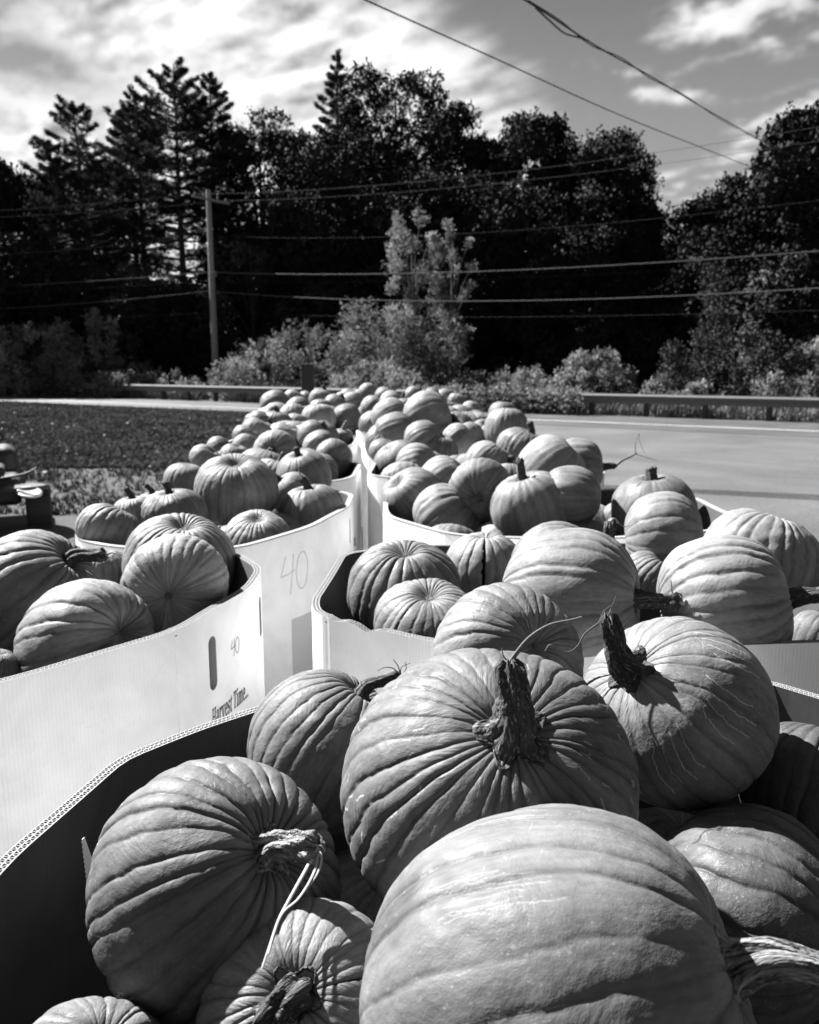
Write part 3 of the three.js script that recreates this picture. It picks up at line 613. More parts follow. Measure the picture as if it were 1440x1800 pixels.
{
  const pth = outline(L3p, 0.1), s = pth.nearest(-0.45, -2.92), d = pth.nearest(-0.37, -3.05) > s ? 1 : -1;
  const B = makeBin('white cardboard bin with a large handwritten number, third row on the left', L3p, 1.05, { rad: 0.1, slots: [{ s: pth.nearest(-0.262, -3.52), w: 0.034, h: 0.12, y: 0.94 }] });
  B.decal('handwritten_number', s - d * 0.06, s + d * 0.16, 0.79, 1.0, fortyBig);
  B.decal('printed_panel', s + d * 0.02, s + d * 0.36, 0.35, 0.72, printGrey);
}
const R3p = [[-0.11, -3.42], [-0.09, -3.26], [0.16, -2.92], [0.7, -2.82], [1.15, -2.95], [1.33, -3.25], [1.33, -3.75], [1.12, -3.98], [0.15, -3.98], [-0.12, -3.72]];
makeBin('white cardboard bin behind the dented one in the right row', R3p, 1.05, { rad: 0.1 });
const L4p = chamfer(-1.33, -0.30, 4.2, 5.32, 0.26, 0.03);
{
  const pth = outline(L4p, 0.12), s = pth.nearest(-0.36, -4.36), d = pth.nearest(-0.3, -4.5) > s ? 1 : -1;
  const B = makeBin('white cardboard bin with a hand slot in the middle of the left row', L4p, 1.05, { rad: 0.12, slots: [{ s: s + d * 0.03, w: 0.036, h: 0.13, y: 0.92 }] });
  B.decal('printed_lettering', s - d * 0.12, s + d * 0.2, 0.62, 0.74, harvestM);
}
const R4p = chamfer(-0.235, 1.12, 4.38, 5.58, 0.2, 0.02);
makeBin('white cardboard bin in the middle of the right row, beside the narrow gap', R4p, 1.05, { rad: 0.1 });
const L5p = chamfer(-1.46, -0.43, 6.0, 7.15, 0.28, 0.02);
makeBin('cardboard bin with a small pumpkin by its rounded rim, far in the left row', L5p, 1.05, { rad: 0.14 });
const farBins = [];
for (const [x0, x1, zn, label] of [[-0.36, 0.98, 6.0, 'fifth bin of the right row, mostly hidden by pumpkins'], [-1.62, -0.58, 7.6, 'sixth bin of the left row, almost hidden by pumpkins'],
  [-0.5, 0.86, 7.55, 'sixth bin of the right row, almost hidden by pumpkins'], [-1.78, -0.70, 9.2, 'last bin of the left row before the wooden post'], [-0.62, 0.72, 9.15, 'last bin of the right row, below the dark wood']]) {
  const p = chamfer(x0, x1, zn, zn + 1.25, 0.2, 0.02); makeBin(label, p, 1.05, { rad: 0.1 }); farBins.push([x0, x1, zn]);
}

// ---------------------------------------------------------------- pumpkins
function skinArray(W, H, seed, base) {
  const a = new Float32Array(W * H), r = rng(seed * 7 + 1);
  for (let j = 0; j < H; j++) for (let i = 0; i < W; i++) {
    const u = i / W, v = j / H, an = u * 6.28318, cx = Math.cos(an), cz = Math.sin(an);
    const streak = fbm(cx * 7 + seed, v * 1.6, cz * 7, 3), blot = fbm(cx * 1.6, v * 3 + seed * 3, cz * 1.6, 4), fine = fbm(cx * 30, v * 30 + seed, cz * 30, 2);
    a[j * W + i] = base * (1 + streak * 0.55 + blot * 0.7 + fine * 0.42);
  }
  for (let k = 0; k < 900; k++) dab(a, W, H, r(), 0.08 + r() * 0.84, 0.0005 + r() * r() * r() * 0.0022, base * (r() < 0.75 ? 1.7 : 0.55), 0.3 + r() * 0.5);
  return a;
}
function dab(a, W, H, u, v, rad, val, op) {
  const R = Math.max(0.7, rad * W), x0 = Math.round(u * W), y0 = Math.round(v * H), m = Math.ceil(R + 1);
  for (let y = -m; y <= m; y++) for (let x = -m; x <= m; x++) {
    const yy = y0 + y; if (yy < 0 || yy >= H) continue; const xx = ((x0 + x) % W + W) % W;
    const k = clamp01(R + 0.5 - Math.hypot(x, y)) * op; const i = yy * W + xx; a[i] = mix(a[i], val, Math.min(1, k));
  }
}
function scratch(a, W, H, r, pts, rad, val, op = 0.8) {       // a wavering pale line through [u, v] points, beaded in places
  for (let s = 0; s < pts.length - 1; s++) {
    const [u0, v0] = pts[s], [u1, v1] = pts[s + 1], n = Math.ceil(Math.hypot((u1 - u0) * W, (v1 - v0) * H) * 1.3);
    for (let i = 0; i < n; i++) { const t = i / n, w = fbm(u0 * 90 + t * 5 + s * 3, v0 * 77, 1, 2) * 0.004; dab(a, W, H, mix(u0, u1, t) + w, mix(v0, v1, t) + w * 1.4, rad * (0.5 + r() * 0.9), val, op * (0.4 + 0.6 * r())); }
  }
}
function skinTexture(a, W, H) {
  const d = new Uint8Array(W * H * 4);
  for (let i = 0; i < W * H; i++) { let v = clamp01(a[i]); v = 1.055 * v ** (1 / 2.4) - 0.055; d[4 * i] = d[4 * i + 1] = d[4 * i + 2] = v * 255; d[4 * i + 3] = 255; }
  const t = new THREE.DataTexture(d, W, H, THREE.RGBAFormat); t.magFilter = THREE.LinearFilter; t.minFilter = THREE.LinearMipmapLinearFilter; t.generateMipmaps = true;
  t.wrapS = THREE.RepeatWrapping; t.colorSpace = THREE.SRGBColorSpace; t.needsUpdate = true; return t;
}
const poreT = greyTexture(512, 512, (u, v) => 0.5 + tn(u, v, 5, 5, 3, 4) * 0.55 + tn(u, v, 30, 30, 7, 2) * 0.3, false);
poreT.repeat.set(4, 2);
const waxT = greyTexture(512, 256, (u, v) => 0.60 + tn(u, v, 1.5, 1.2, 5, 5) * 0.5 + tn(u, v, 16, 8, 2, 3) * 0.2, false);
const SKIN = 0.102;
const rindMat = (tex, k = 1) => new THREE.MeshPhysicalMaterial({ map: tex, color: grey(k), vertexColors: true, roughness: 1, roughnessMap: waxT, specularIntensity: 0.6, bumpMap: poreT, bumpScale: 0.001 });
const skinBase = [1, 2, 3].map((s) => skinArray(1024, 512, s, SKIN));
const skinTex = skinBase.map((a) => skinTexture(a, 1024, 512)), skins = [1.45, 1.25, 1.65, 1.55, 1.1, 1.4, 1.75, 1.5, 1.2].map((k, i) => rindMat(skinTex[i % 3], k));
const HW = 2048, HH = 1024, heroBase = skinArray(HW, HH, 4, SKIN);
function scarred(seed, tone, paint) {
  const a = heroBase.slice(), r = rng(seed), sh = Math.floor(r() * HW);
  for (let j = 0; j < HH; j++) { const row = a.slice(j * HW, (j + 1) * HW); for (let i = 0; i < HW; i++) a[j * HW + i] = row[(i + sh) % HW]; }
  const sc = (pts, rad, val, op) => scratch(a, HW, HH, r, pts, rad, val * 0.62, op);
  for (let k = 0; k < 260; k++) { const u = r(), v = 0.12 + r() * 0.76, an = r() * 6.28, l = 0.004 + r() * r() * 0.02; sc([[u, v], [u + Math.cos(an) * l, v + Math.sin(an) * l * 1.6]], 0.0004, r() < 0.7 ? 0.36 : 0.09, 0.5); }
  for (let k = 0; k < 1500; k++) dab(a, HW, HH, r(), 0.1 + r() * 0.8, 0.0003 + r() * r() * 0.0008, r() < 0.7 ? 0.25 : 0.06, 0.6);
  paint(sc, r); return rindMat(skinTexture(a, HW, HH), tone);
}

// ribbed rind of unit equatorial radius, axis along +y
function rindGeo(seed, { ribs = 26, sq = 0.8, dep = 0.05, nu = 160, nv = 80, dT = 0.17, dB = 0.10, lump = 1, egg = 0 } = {}) {
  const r = rng(seed * 131 + 5), gr = []; for (let i = 0; i < ribs; i++) gr.push([(i + (r() - 0.5) * 0.55) / ribs, 0.45 + r() * 0.75]);
  const pos = [], uv = [], idx = [], col = [], ex = 1 + (r() - 0.5) * 0.1, ez = 1 + (r() - 0.5) * 0.1, o = seed * 3.71;
  for (let j = 0; j <= nv; j++) {
    const v = j / nv, th = Math.PI * (0.5 - 0.5 * Math.cos(Math.PI * (0.06 + 0.88 * v)) - 0.008856) / 0.98229, tt = clamp01(th / Math.PI) * Math.PI, sn = Math.sin(tt), cs = Math.cos(tt);
    for (let i = 0; i <= nu; i++) {
      const u = i / nu, an = u * 2 * Math.PI, ca = Math.cos(an), sa = Math.sin(an);
      let q = u + 0.007 * N3(ca * 1.6 + o, tt * 2.2, sa * 1.6) + 0.003 * N3(ca * 5 + o, tt * 7, sa * 5); q -= Math.floor(q);
      let d0 = 9, w0 = 0, gd = 0, g2 = 9;
      for (let k = 0; k < ribs; k++) { let d = Math.abs(q - gr[k][0]); d = Math.min(d, 1 - d); if (d < d0) { g2 = d0; d0 = d; gd = gr[k][1]; } else if (d < g2) g2 = d; }
      const e = d0 / ((d0 + g2) / 2);
      const pole = 0.75 + 0.55 * (1 - sn) * (cs > 0 ? 1 : 0.3);
      const along = clamp01(0.85 + 0.7 * N3(ca * 2.2 + o, tt * 1.6 + 4, sa * 2.2));
      const rib = 1 - dep * gd * pole * along * (0.66 * Math.exp(-6.5 * e) + 0.45 * (1 - e) ** 2);
      const lm = 1 + lump * (0.028 * N3(ca * sn * 1.5 + o, cs * 1.5, sa * sn * 1.5) + 0.010 * N3(ca * sn * 5 + o, cs * 5, sa * sn * 5) + 0.0022 * N3(ca * sn * 16, cs * 16 + o, sa * sn * 16) + 0.0011 * N3(ca * sn * 38, cs * 38 + o, sa * sn * 38));
      const rho = Math.pow(sn, 0.86) * rib * lm, y0 = Math.sign(cs) * Math.pow(Math.abs(cs), 0.92) * sq * lm * (0.4 + 0.6 * rib);
      const y = y0 - (cs > 0 ? dT * Math.exp(-((rho / 0.24) ** 2)) : -dB * Math.exp(-((rho / 0.2) ** 2)));
      const k = 1 + egg * cs;
      pos.push(rho * ca * ex * k, y, rho * sa * ez * k); uv.push(u, 1 - tt / Math.PI);
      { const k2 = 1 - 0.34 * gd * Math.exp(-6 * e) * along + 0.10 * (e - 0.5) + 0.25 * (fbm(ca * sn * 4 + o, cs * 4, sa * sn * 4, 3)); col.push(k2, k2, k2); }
      if (i && j) { const A = (j - 1) * (nu + 1) + i - 1, B = A + nu + 1; idx.push(A, A + 1, B + 1, A, B + 1, B); }
    }
  }
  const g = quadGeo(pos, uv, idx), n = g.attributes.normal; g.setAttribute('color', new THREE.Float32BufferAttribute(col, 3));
  for (let j = 0; j <= nv; j++) { const a = j * (nu + 1), b = a + nu, w = V3(n.getX(a) + n.getX(b), n.getY(a) + n.getY(b), n.getZ(a) + n.getZ(b)).normalize(); n.setXYZ(a, w.x, w.y, w.z); n.setXYZ(b, w.x, w.y, w.z); }
  g.userData = { top: sq - dT * 1.0, bottom: -(sq - dB), surf: (w) => Math.pow(Math.sqrt(Math.max(0, 1 - Math.pow(Math.min(1, w), 2.32))), 0.92) * sq - dT * Math.exp(-((w / 0.24) ** 2)) }; return g;
}
const stemT = [greyTexture(256, 256, (u, v) => 0.016 + Math.max(0, tn(u, v, 4, 0.7, 3, 4)) * 0.10 + Math.max(0, tn(u, v, 9, 4, 9, 4) - 0.14) * 0.75), greyTexture(256, 256, (u, v) => 0.13 + tn(u, v, 5, 0.7, 3, 4) * 0.34 + tn(u, v, 9, 6, 9, 3) * 0.26)];
const stemB = greyTexture(256, 256, (u, v) => 0.5 + tn(u, v, 5, 1.2, 6, 4) * 0.9 + tn(u, v, 12, 8, 2, 3) * 0.5, false);
const stemMat = stemT.map((t) => new THREE.MeshStandardMaterial({ map: t, roughness: 0.8, bumpMap: stemB, bumpScale: 0.004 }));
const vineMat = new THREE.MeshStandardMaterial({ color: grey(0.13), roughness: 0.85 });
const paleVine = new THREE.MeshStandardMaterial({ color: grey(0.32), roughness: 0.8 });
// stem: five ridges that run out into roots on the shoulder of the fruit; unit = radius of the fruit
function stemGeo(seed, len, r0, dir, y0, { nu = 40, nv = 26, flare = 0.8, twist = 0.7, neck = 0.85, knob = 1.12, curl = 0, surf = null } = {}) {
  const r = rng(seed * 17 + 3), d = dir.clone().normalize(), up = V3(0, 1, 0), P = [V3(0, y0 - 0.02, 0), V3(0, y0 + len * 0.32, 0), V3(0, y0 + len * 0.32, 0).addScaledVector(d, len * 0.38), V3(0, y0 + len * 0.3, 0).addScaledVector(d, len * 0.72)];
  if (curl) P.push(P[3].clone().add(V3(r() - 0.5, -0.4 * curl, r() - 0.5).multiplyScalar(len * 0.4)));
  const c = new THREE.CatmullRomCurve3(P), fr = c.computeFrenetFrames(nv, false), pos = [], uv = [], idx = [];
  let N = V3(1, 0, 0), T0 = up.clone();
  for (let j = 0; j <= nv + 1; j++) {
    const t = Math.min(1, Math.pow(j / nv, 1.35)), p = c.getPointAt(t), T = c.getTangentAt(t);
    N.sub(T.clone().multiplyScalar(N.dot(T))).normalize(); const B = T.clone().cross(N);
    for (let i = 0; i <= nu; i++) {
      const a = i / nu * 2 * Math.PI, ridge = Math.pow(Math.abs(Math.cos((a + t * twist + seed) * 2.5)), 1.6);
      const base = Math.exp(-t * 8) , rootK = Math.pow(ridge, 1.5);
      let rad = r0 * (mix(1, neck, sst(0, 0.6, t)) * (0.74 + 0.34 * ridge) + flare * base * (0.62 + 0.42 * rootK) + (knob - 1) * sst(0.75, 0.95, t)) * (1 - 0.45 * sst(0.93, 1, t));
      rad *= 1 + 0.16 * N3(Math.cos(a) * 2 + seed, t * 5, Math.sin(a) * 2) + 0.08 * N3(Math.cos(a) * 6, t * 14 + seed, Math.sin(a) * 6);
      if (j > nv) rad *= 0.05;
      const q = p.clone().addScaledVector(N, Math.cos(a) * rad).addScaledVector(B, Math.sin(a) * rad);
      if (j > nv) q.addScaledVector(T, -r0 * 0.12);
      else if (t > 0.9) q.addScaledVector(T, r0 * 0.55 * N3(Math.cos(a) * 2.5, seed, Math.sin(a) * 2.5));
      if (t < 0.16 && surf) { const k = 1 - sst(0.0, 0.16, t), w = Math.min(0.95, rad); q.lerp(V3(0, 0, 0).addScaledVector(N, Math.cos(a) * rad).addScaledVector(B, Math.sin(a) * rad).setY(surf(w) - 0.022 + Math.min(0.04, t * 1.2) + t * len * 0.6), k); }
      pos.push(q.x, q.y, q.z); uv.push(i / nu, t * 0.8);
      if (i && j) { const A = (j - 1) * (nu + 1) + i - 1, D = A + nu + 1; idx.push(A, D, D + 1, A, D + 1, A + 1); }
    }
  }
  const g = quadGeo(pos, uv, idx); g.userData.tip = c.getPointAt(1); return g;
}
function scarGeo(y) { return new THREE.LatheGeometry([[0, 0.0], [0.035, 0.004], [0.05, 0.016], [0.062, 0.014], [0.075, 0.0], [0.085, -0.02]].map(([a, b]) => new THREE.Vector2(a, b)), 18).translate(0, y, 0); }

const variants = [], vspec = [[26, 0.8, 0.045], [30, 0.74, 0.05], [22, 0.86, 0.05], [28, 0.92, 0.04], [24, 0.78, 0.06], [32, 0.84, 0.035], [20, 0.95, 0.045], [27, 0.7, 0.055]];
vspec.forEach(([ribs, sq, dep], i) => variants.push({ sq, mid: rindGeo(40 + i, { ribs, sq, dep, nu: 150, nv: 70 }), far: rindGeo(40 + i, { ribs, sq, dep, nu: 96, nv: 40 }) }));
const Y = V3(0, 1, 0);
let serial = 0; const placed = [];
// centre column and row, width in the picture, height of its centre, axis (right, up, towards the viewer), variant or geometry, stem
function pumpkin(label, cx, cy, w, h, axis, o = {}) {
  const { p, depth } = o.d ? { p: ray(cx, cy).multiplyScalar(o.d).add(camera.position), depth: o.d } : onHeight(cx, cy, h);
  const xr = (cx - 720) / F, yr = (900 - cy) / F, R = w / 2 * depth / F / Math.sqrt(1 + xr * xr * 1.0) / Math.sqrt(1 + 0.25 * yr * yr);
  const s = serial++, k = o.v ?? s % variants.length;
  const g = o.geo ?? (depth > 3.2 ? variants[k].far : variants[k].mid);
  const t = thing('pumpkin', label, 'pumpkin', o.group, p.toArray());
  const ax = viewDir(...axis); t.quaternion.setFromUnitVectors(Y, ax).multiply(new THREE.Quaternion().setFromAxisAngle(Y, o.spin ?? s * 2.399)); t.scale.setScalar(R);
  part('rind', g, o.mat ?? skins[s % 9], t);
  const inv = t.quaternion.clone().invert();
  const local = (v) => viewDir(...v).applyQuaternion(inv);
  if (o.st) {
    const [len, sx, sy, sz, tone = 0, rr = 0.12] = o.st;
    const sg = stemGeo(s + 1, len, rr, local([sx, sy, sz]), g.userData.top, { ...(depth > 2.4 ? { nu: 16, nv: 12 } : depth > 1.4 ? { nu: 30, nv: 20 } : { nu: 64, nv: 44 }), surf: g.userData.surf, ...(o.so || {}) });
    const stem = part('stem', sg, stemMat[tone], t);
    for (const v of o.vines || []) {                          // vines start at the stem tip, points in picture pixels relative to the tip
      const pts = v.pts.map(([dx, dy, dz = 0]) => { const q = viewDir(0, 0, 1).multiplyScalar(0).add(camRight.clone().multiplyScalar(dx)).add(camUp.clone().multiplyScalar(-dy)).add(camBack.clone().multiplyScalar(dz)); return q.multiplyScalar(depth / F / R).applyQuaternion(inv).add(sg.userData.tip); });
      part('vine', tube(pts, v.r / R, Math.max(20, pts.length * 8), 6, v.taper ?? 0.5), v.pale ? paleVine : vineMat, stem);
    }
  } else if (o.scar !== 0) part('stem_scar', scarGeo(g.userData.top + 0.004), stemMat[1], t);
  if (o.blossom) part('blossom_scar', scarGeo(0).rotateX(Math.PI).translate(0, g.userData.bottom - 0.004, 0), stemMat[1], t);
  placed.push({ label, p, R, depth, sq: variants[k]?.sq ?? 0.8 });
  return t;
}
const camRight = V3(1, 0, 0).applyQuaternion(camQ), camUp = V3(0, 1, 0).applyQuaternion(camQ), camBack = V3(0, 0, 1).applyQuaternion(camQ);

// the big pumpkins of the nearest bin, each with its own shape and marks
const hero = (seed, o) => rindGeo(seed, { nu: 420, nv: 170, ...o });
const U = (n) => n;
pumpkin('large pumpkin in the middle with a thick upright stem and dark roots', 858, 1382, 512, 1.113, [0.12, 0.66, 0.74], {
  geo: hero(1, { ribs: 32, sq: 0.83, dep: 0.030, dT: 0.08 }), spin: 0.4, st: [0.54, -0.10, 1, -0.05, 0, 0.125], so: { flare: 1.15, twist: 1.1, neck: 0.74, knob: 0.98 },
  mat: scarred(5, 0.95, (sc, r) => { for (let k = 0; k < 70; k++) { const u = r(), v = 0.45 + r() * 0.4; sc([[u, v], [u + (r() - 0.5) * 0.02, v + 0.01 + r() * 0.03]], 0.0009, 0.62, 0.5); } for (let k = 0; k < 26; k++) { const u = r() < 0.5 ? 0.62 + r() * 0.08 : 0.2 + r() * 0.05, v = 0.62 + r() * 0.06; sc([[u, v], [u + (r() - 0.5) * 0.02, v + (r() - 0.5) * 0.012]], 0.0005, 0.6, 0.5); } }),
  vines: [{ pts: [[-4, 6], [8, -12], [30, -38], [62, -58], [98, -66], [112, -70]], r: 0.0019, taper: 0.6 }, { pts: [[2, 4], [14, -14], [36, -36], [66, -52], [100, -61]], r: 0.0013 }, { pts: [[-2, 0], [-10, -10], [-12, -22]], r: 0.0012 }] });
pumpkin('smooth pale pumpkin with a tall dark leaning stem and curved scars', 1187, 1250, 350, 1.090, [-0.70, 0.62, 0.46], {
  geo: hero(2, { ribs: 24, sq: 0.9, dep: 0.022, dT: 0.07, lump: 0.7 }), spin: 2.6, st: [0.68, -0.30, 1, 0.05, 0, 0.165], so: { flare: 0.62, twist: 0.9, neck: 0.66, knob: 0.95 },
  mat: scarred(9, 1.3, (sc, r) => { for (let k = 0; k < 8; k++) { const u = k * 0.125 + 0.02; for (let m = 0; m < 4; m++) { const b = u + m * 0.022; sc([[b, 0.76 - m * 0.01], [b + 0.012, 0.70], [b + 0.020, 0.62], [b + 0.016, 0.52 + r() * 0.06]], 0.0008, 0.5, 0.5); } sc([[u, 0.75], [u + 0.02, 0.77], [u + 0.035, 0.755], [u + 0.06, 0.765]], 0.0005, 0.5, 0.4); } }),
  vines: [{ pts: [[0, 4], [-18, 16], [-38, 32], [-50, 52], [-66, 62], [-84, 58]], r: 0.0016, taper: 0.5 }, { pts: [[-84, 58], [-96, 50], [-104, 60]], r: 0.0014 }, { pts: [[0, 4], [8, -14], [14, -32]], r: 0.0014, taper: 0.3 }, { pts: [[-14, 12], [-4, -8], [12, -18]], r: 0.0013, taper: 0.4 }] });
pumpkin('ribbed pumpkin lying against the dark left bin wall, stem to the right with pale strings', 382, 1556, 448, 1.015, [0.66, 0.60, 0.55], {
  geo: hero(3, { ribs: 29, sq: 0.92, dep: 0.05, dT: 0.17 }), spin: 1.2, st: [0.52, 0.9, 0.15, 0.45, 1, 0.125], so: { flare: 0.8, twist: 1.4, neck: 0.85, knob: 1.15 },
  mat: scarred(13, 0.85, (sc, r) => { for (let k = 0; k < 6; k++) { const u = k / 6 + 0.06, v = 0.38; sc([[u, v + 0.1], [u + 0.01, v + 0.04], [u + 0.03, v], [u + 0.05, v - 0.02], [u + 0.055, v - 0.07]], 0.0011, 0.55, 0.7); for (let m = 0; m < 14; m++) { const a = u + 0.05 + r() * 0.07, b = v - 0.06 + r() * 0.12; sc([[a, b], [a + (r() - 0.5) * 0.012, b + 0.02 + r() * 0.03]], 0.0008, 0.5, 0.7); } } }),
  vines: [{ pts: [[0, 0], [-16, 24, 30], [-34, 50, 60], [-48, 72, 84], [-58, 100, 108], [-66, 124, 124]], r: 0.0021, pale: true, taper: 0.6 }, { pts: [[2, 2], [-2, 26, 30], [-22, 52, 62], [-42, 62, 86], [-52, 84, 100], [-58, 106, 118]], r: 0.0017, pale: true, taper: 0.6 }, { pts: [[0, 0], [8, 10, 16], [4, 26, 30], [-12, 44, 50], [-30, 58, 70]], r: 0.0014, pale: true }, { pts: [[-6, -4], [6, -2], [12, 6]], r: 0.0013, pale: true }] });
pumpkin('ribbed pumpkin behind the left one, its frayed stem leaning over the bin edge', 580, 1316, 298, 1.038, [0.52, 0.86, 0.02], {
  geo: hero(4, { ribs: 30, sq: 0.86, dep: 0.05 }), mat: scarred(41, 0.95, () => {}), st: [0.58, 1, 0.32, 0.0, 0, 0.085], so: { flare: 0.8, neck: 0.8 },
  vines: [{ pts: [[0, 0], [-12, -14], [-28, -16], [-40, -10]], r: 0.0012 }, { pts: [[0, 0], [-4, -18], [-12, -30]], r: 0.0012 }, { pts: [[0, 0], [10, -14], [8, -26]], r: 0.0012 }, { pts: [[0, 0], [16, -6], [28, -12]], r: 0.0012 }, { pts: [[0, 0], [-16, -4], [-30, 2]], r: 0.0011 }, { pts: [[0, 0], [2, -16], [18, -24]], r: 0.001 }] });
pumpkin('biggest pumpkin at the bottom edge, lying on its side with a shaggy torn stem', 976, 1768, 738, 1.015, [0.91, 0.36, 0.26], {
  geo: hero(5, { ribs: 21, sq: 0.96, dep: 0.036, dT: 0.15, lump: 0.9 }), spin: 0.9, st: [0.85, 0.97, -0.16, 0.25, 1, 0.105], so: { flare: 0.8, twist: 2.2, neck: 0.7, knob: 0.9 },
  mat: scarred(21, 1.08, (sc, r) => { for (let k = 0; k < 10; k++) { const u0 = k / 10; for (let m = 0; m < 12; m++) { const u = u0 + r() * 0.035, v = 0.40 + r() * 0.12; sc([[u, v], [u + (r() - 0.5) * 0.003, v + 0.06 + r() * 0.08]], 0.0005, 0.36, 0.42); } for (let m = 0; m < 3; m++) { const u = u0 + 0.03 + r() * 0.02, v = 0.5 + r() * 0.1; sc([[u, v], [u + 0.008, v + 0.004]], 0.0004, 0.36, 0.3); } } }),
  vines: [...Array.from({ length: 34 }, (_, k) => { const q = (s) => { const v = Math.sin(k * 12.9898 + s * 78.233) * 43758.5453; return v - Math.floor(v); }, y0 = (q(1) - 0.5) * 90, z0 = 30 + q(2) * 40, e = 20 + q(3) * 110; return { pts: [[-34 - q(4) * 20, y0 * 0.12, 0], [-14, y0 * 0.25 + (q(5) - 0.5) * 12, z0 * 0.3], [12, y0 * 0.5 + (q(6) - 0.5) * 24, z0 * 0.4], [e, y0 * 0.9 + (q(7) - 0.5) * 60, z0 * 0.3]], r: 0.0006 + q(9) * 0.0012, taper: 0.4, pale: k % 3 !== 0 }; }), { pts: [[-4, 2], [40, -14], [90, 0], [150, 16]], r: 0.006, taper: 0.8 }, { pts: [[-30, 6], [10, 26], [50, 36], [120, 40]], r: 0.005 }, { pts: [[-20, 14], [-30, 60], [-70, 110], [-90, 160]], r: 0.0012, pale: true }, { pts: [[-16, 14], [30, 80], [60, 140], [70, 170]], r: 0.0011, pale: true }, { pts: [[-20, 20], [0, 90], [30, 150]], r: 0.0009, pale: true }, { pts: [[-80, 60], [-40, 50], [0, 34], [26, 10]], r: 0.0075, taper: 0.9 }, { pts: [[-10, -30], [10, -60], [30, -80]], r: 0.0012, pale: true }] });
pumpkin('dull ribbed pumpkin with crusty pale scabs, right of the biggest one', 1318, 1608, 415, 0.86, [0.80, -0.05, 0.60], {
  geo: hero(6, { ribs: 23, sq: 0.84, dep: 0.065 }), spin: 2.2,
  mat: scarred(33, 0.62, (sc, r) => { for (let k = 0; k < 1500; k++) { const u = r(), v = 0.3 + r() * 0.5; if (fbm(u * 26, v * 12, 2, 3) < 0.06) continue; for (let m = 0; m < 2; m++) { const a = u + (r() - 0.5) * 0.012, b = v + (r() - 0.5) * 0.02; sc([[a, b], [a + (r() - 0.5) * 0.005, b + (r() - 0.5) * 0.010]], 0.0004, 0.75, 0.6); } } }) });
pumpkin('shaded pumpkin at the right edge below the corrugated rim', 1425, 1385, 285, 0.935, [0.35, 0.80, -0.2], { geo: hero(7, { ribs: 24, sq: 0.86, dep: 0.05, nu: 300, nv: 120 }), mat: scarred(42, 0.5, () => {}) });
pumpkin('pumpkin at the bottom edge with a ragged bent stem, left of the biggest one', 535, 1775, 385, 0.952, [-0.03, 0.64, 0.77], {
  geo: hero(8, { ribs: 30, sq: 0.82, dep: 0.03 }), mat: scarred(43, 1.4, () => {}), spin: 0.2, st: [0.5, -0.85, -0.75, 0.3, 0, 0.15], so: { flare: 0.9, twist: 1.5, neck: 0.95, knob: 1.15 } });
pumpkin('pumpkin in the bottom left corner, only its ribbed top showing', 150, 1925, 350, 0.923, [0.3, 0.75, 0.2], { geo: hero(9, { ribs: 24, sq: 0.85, dep: 0.05, nu: 300, nv: 120 }) });
pumpkin('dark pumpkin deep in the gap between the bottom pumpkins', 650, 1590, 220, 0.819, [0.4, 0.7, 0.2], {});
pumpkin('broad pumpkin behind the middle one with a pale round stem scar', 893, 1160, 270, 1.085, [0.40, 0.42, 0.81], { geo: hero(10, { ribs: 27, sq: 0.8, dep: 0.045, nu: 300, nv: 130 }) });
for (const [cx, cy, w, h, label] of [[1180, 1560, 300, 0.74, 'hidden pumpkin below the scabby one'], [820, 1640, 300, 0.74, 'hidden pumpkin below the middle one']]) pumpkin(label, cx, cy, w, h, [0.2, 1, 0], { scar: 0 });

const mid = (seed, o) => rindGeo(seed, { nu: 230, nv: 100, ...o });
// second bin of the right row
pumpkin('round pumpkin with deep upright ribs beside the dark left rim of the dented bin', 711, 1040, 208, 1.020, [0.03, 0.90, 0.42], { geo: mid(11, { ribs: 22, sq: 0.84, dep: 0.05 }) });
pumpkin('flat ribbed pumpkin right behind the dented rim', 752, 1098, 197, 0.980, [0.04, 0.88, 0.47], { geo: mid(12, { ribs: 27, sq: 0.72, dep: 0.045 }) });
pumpkin('upright pumpkin with widely spaced ribs, back left in the dented bin', 851, 1000, 142, 1.020, [0.02, 0.97, 0.2], { geo: mid(13, { ribs: 17, sq: 0.9, dep: 0.05 }) });
pumpkin('large lying pumpkin with wavy ribs and a stem that ends in a pale curled tip', 1005, 1052, 262, 1.115, [0.90, 0.02, 0.38], { geo: mid(14, { ribs: 24, sq: 0.94, dep: 0.05 }), st: [0.62, 0.95, -0.05, 0.25, 0, 0.12], so: { knob: 1.3 },
  vines: [{ pts: [[0, 0], [14, 4], [30, 12], [44, 22]], r: 0.0042, taper: 0.4, pale: true }, { pts: [[-8, -4], [-12, -20], [-14, -38]], r: 0.002 }, { pts: [[0, 0], [4, -12], [-6, -18]], r: 0.003 }] });
pumpkin('lying pumpkin behind the wavy one with a stout upright stem', 985, 1010, 192, 1.08, [0.80, 0.45, 0.30], { geo: mid(15, { ribs: 27, sq: 0.86, dep: 0.05 }), st: [0.78, 0.18, 1, 0, 0, 0.15], so: { flare: 0.9, neck: 0.7 }, vines: [{ pts: [[0, 0], [12, 2], [24, 8], [32, 6]], r: 0.002 }, { pts: [[0, 0], [6, -6], [14, 0]], r: 0.003, pale: true }] });
pumpkin('smooth lying pumpkin in the back of the dented bin', 1167, 946, 168, 1.10, [0.93, 0.08, 0.25], { geo: mid(16, { ribs: 22, sq: 0.86, dep: 0.04 }) });
pumpkin('small ribbed pumpkin wedged between three larger ones', 1143, 1018, 112, 1.0, [0.45, 0.75, 0.3], { geo: mid(17, { ribs: 26, sq: 0.85, dep: 0.06 }) });
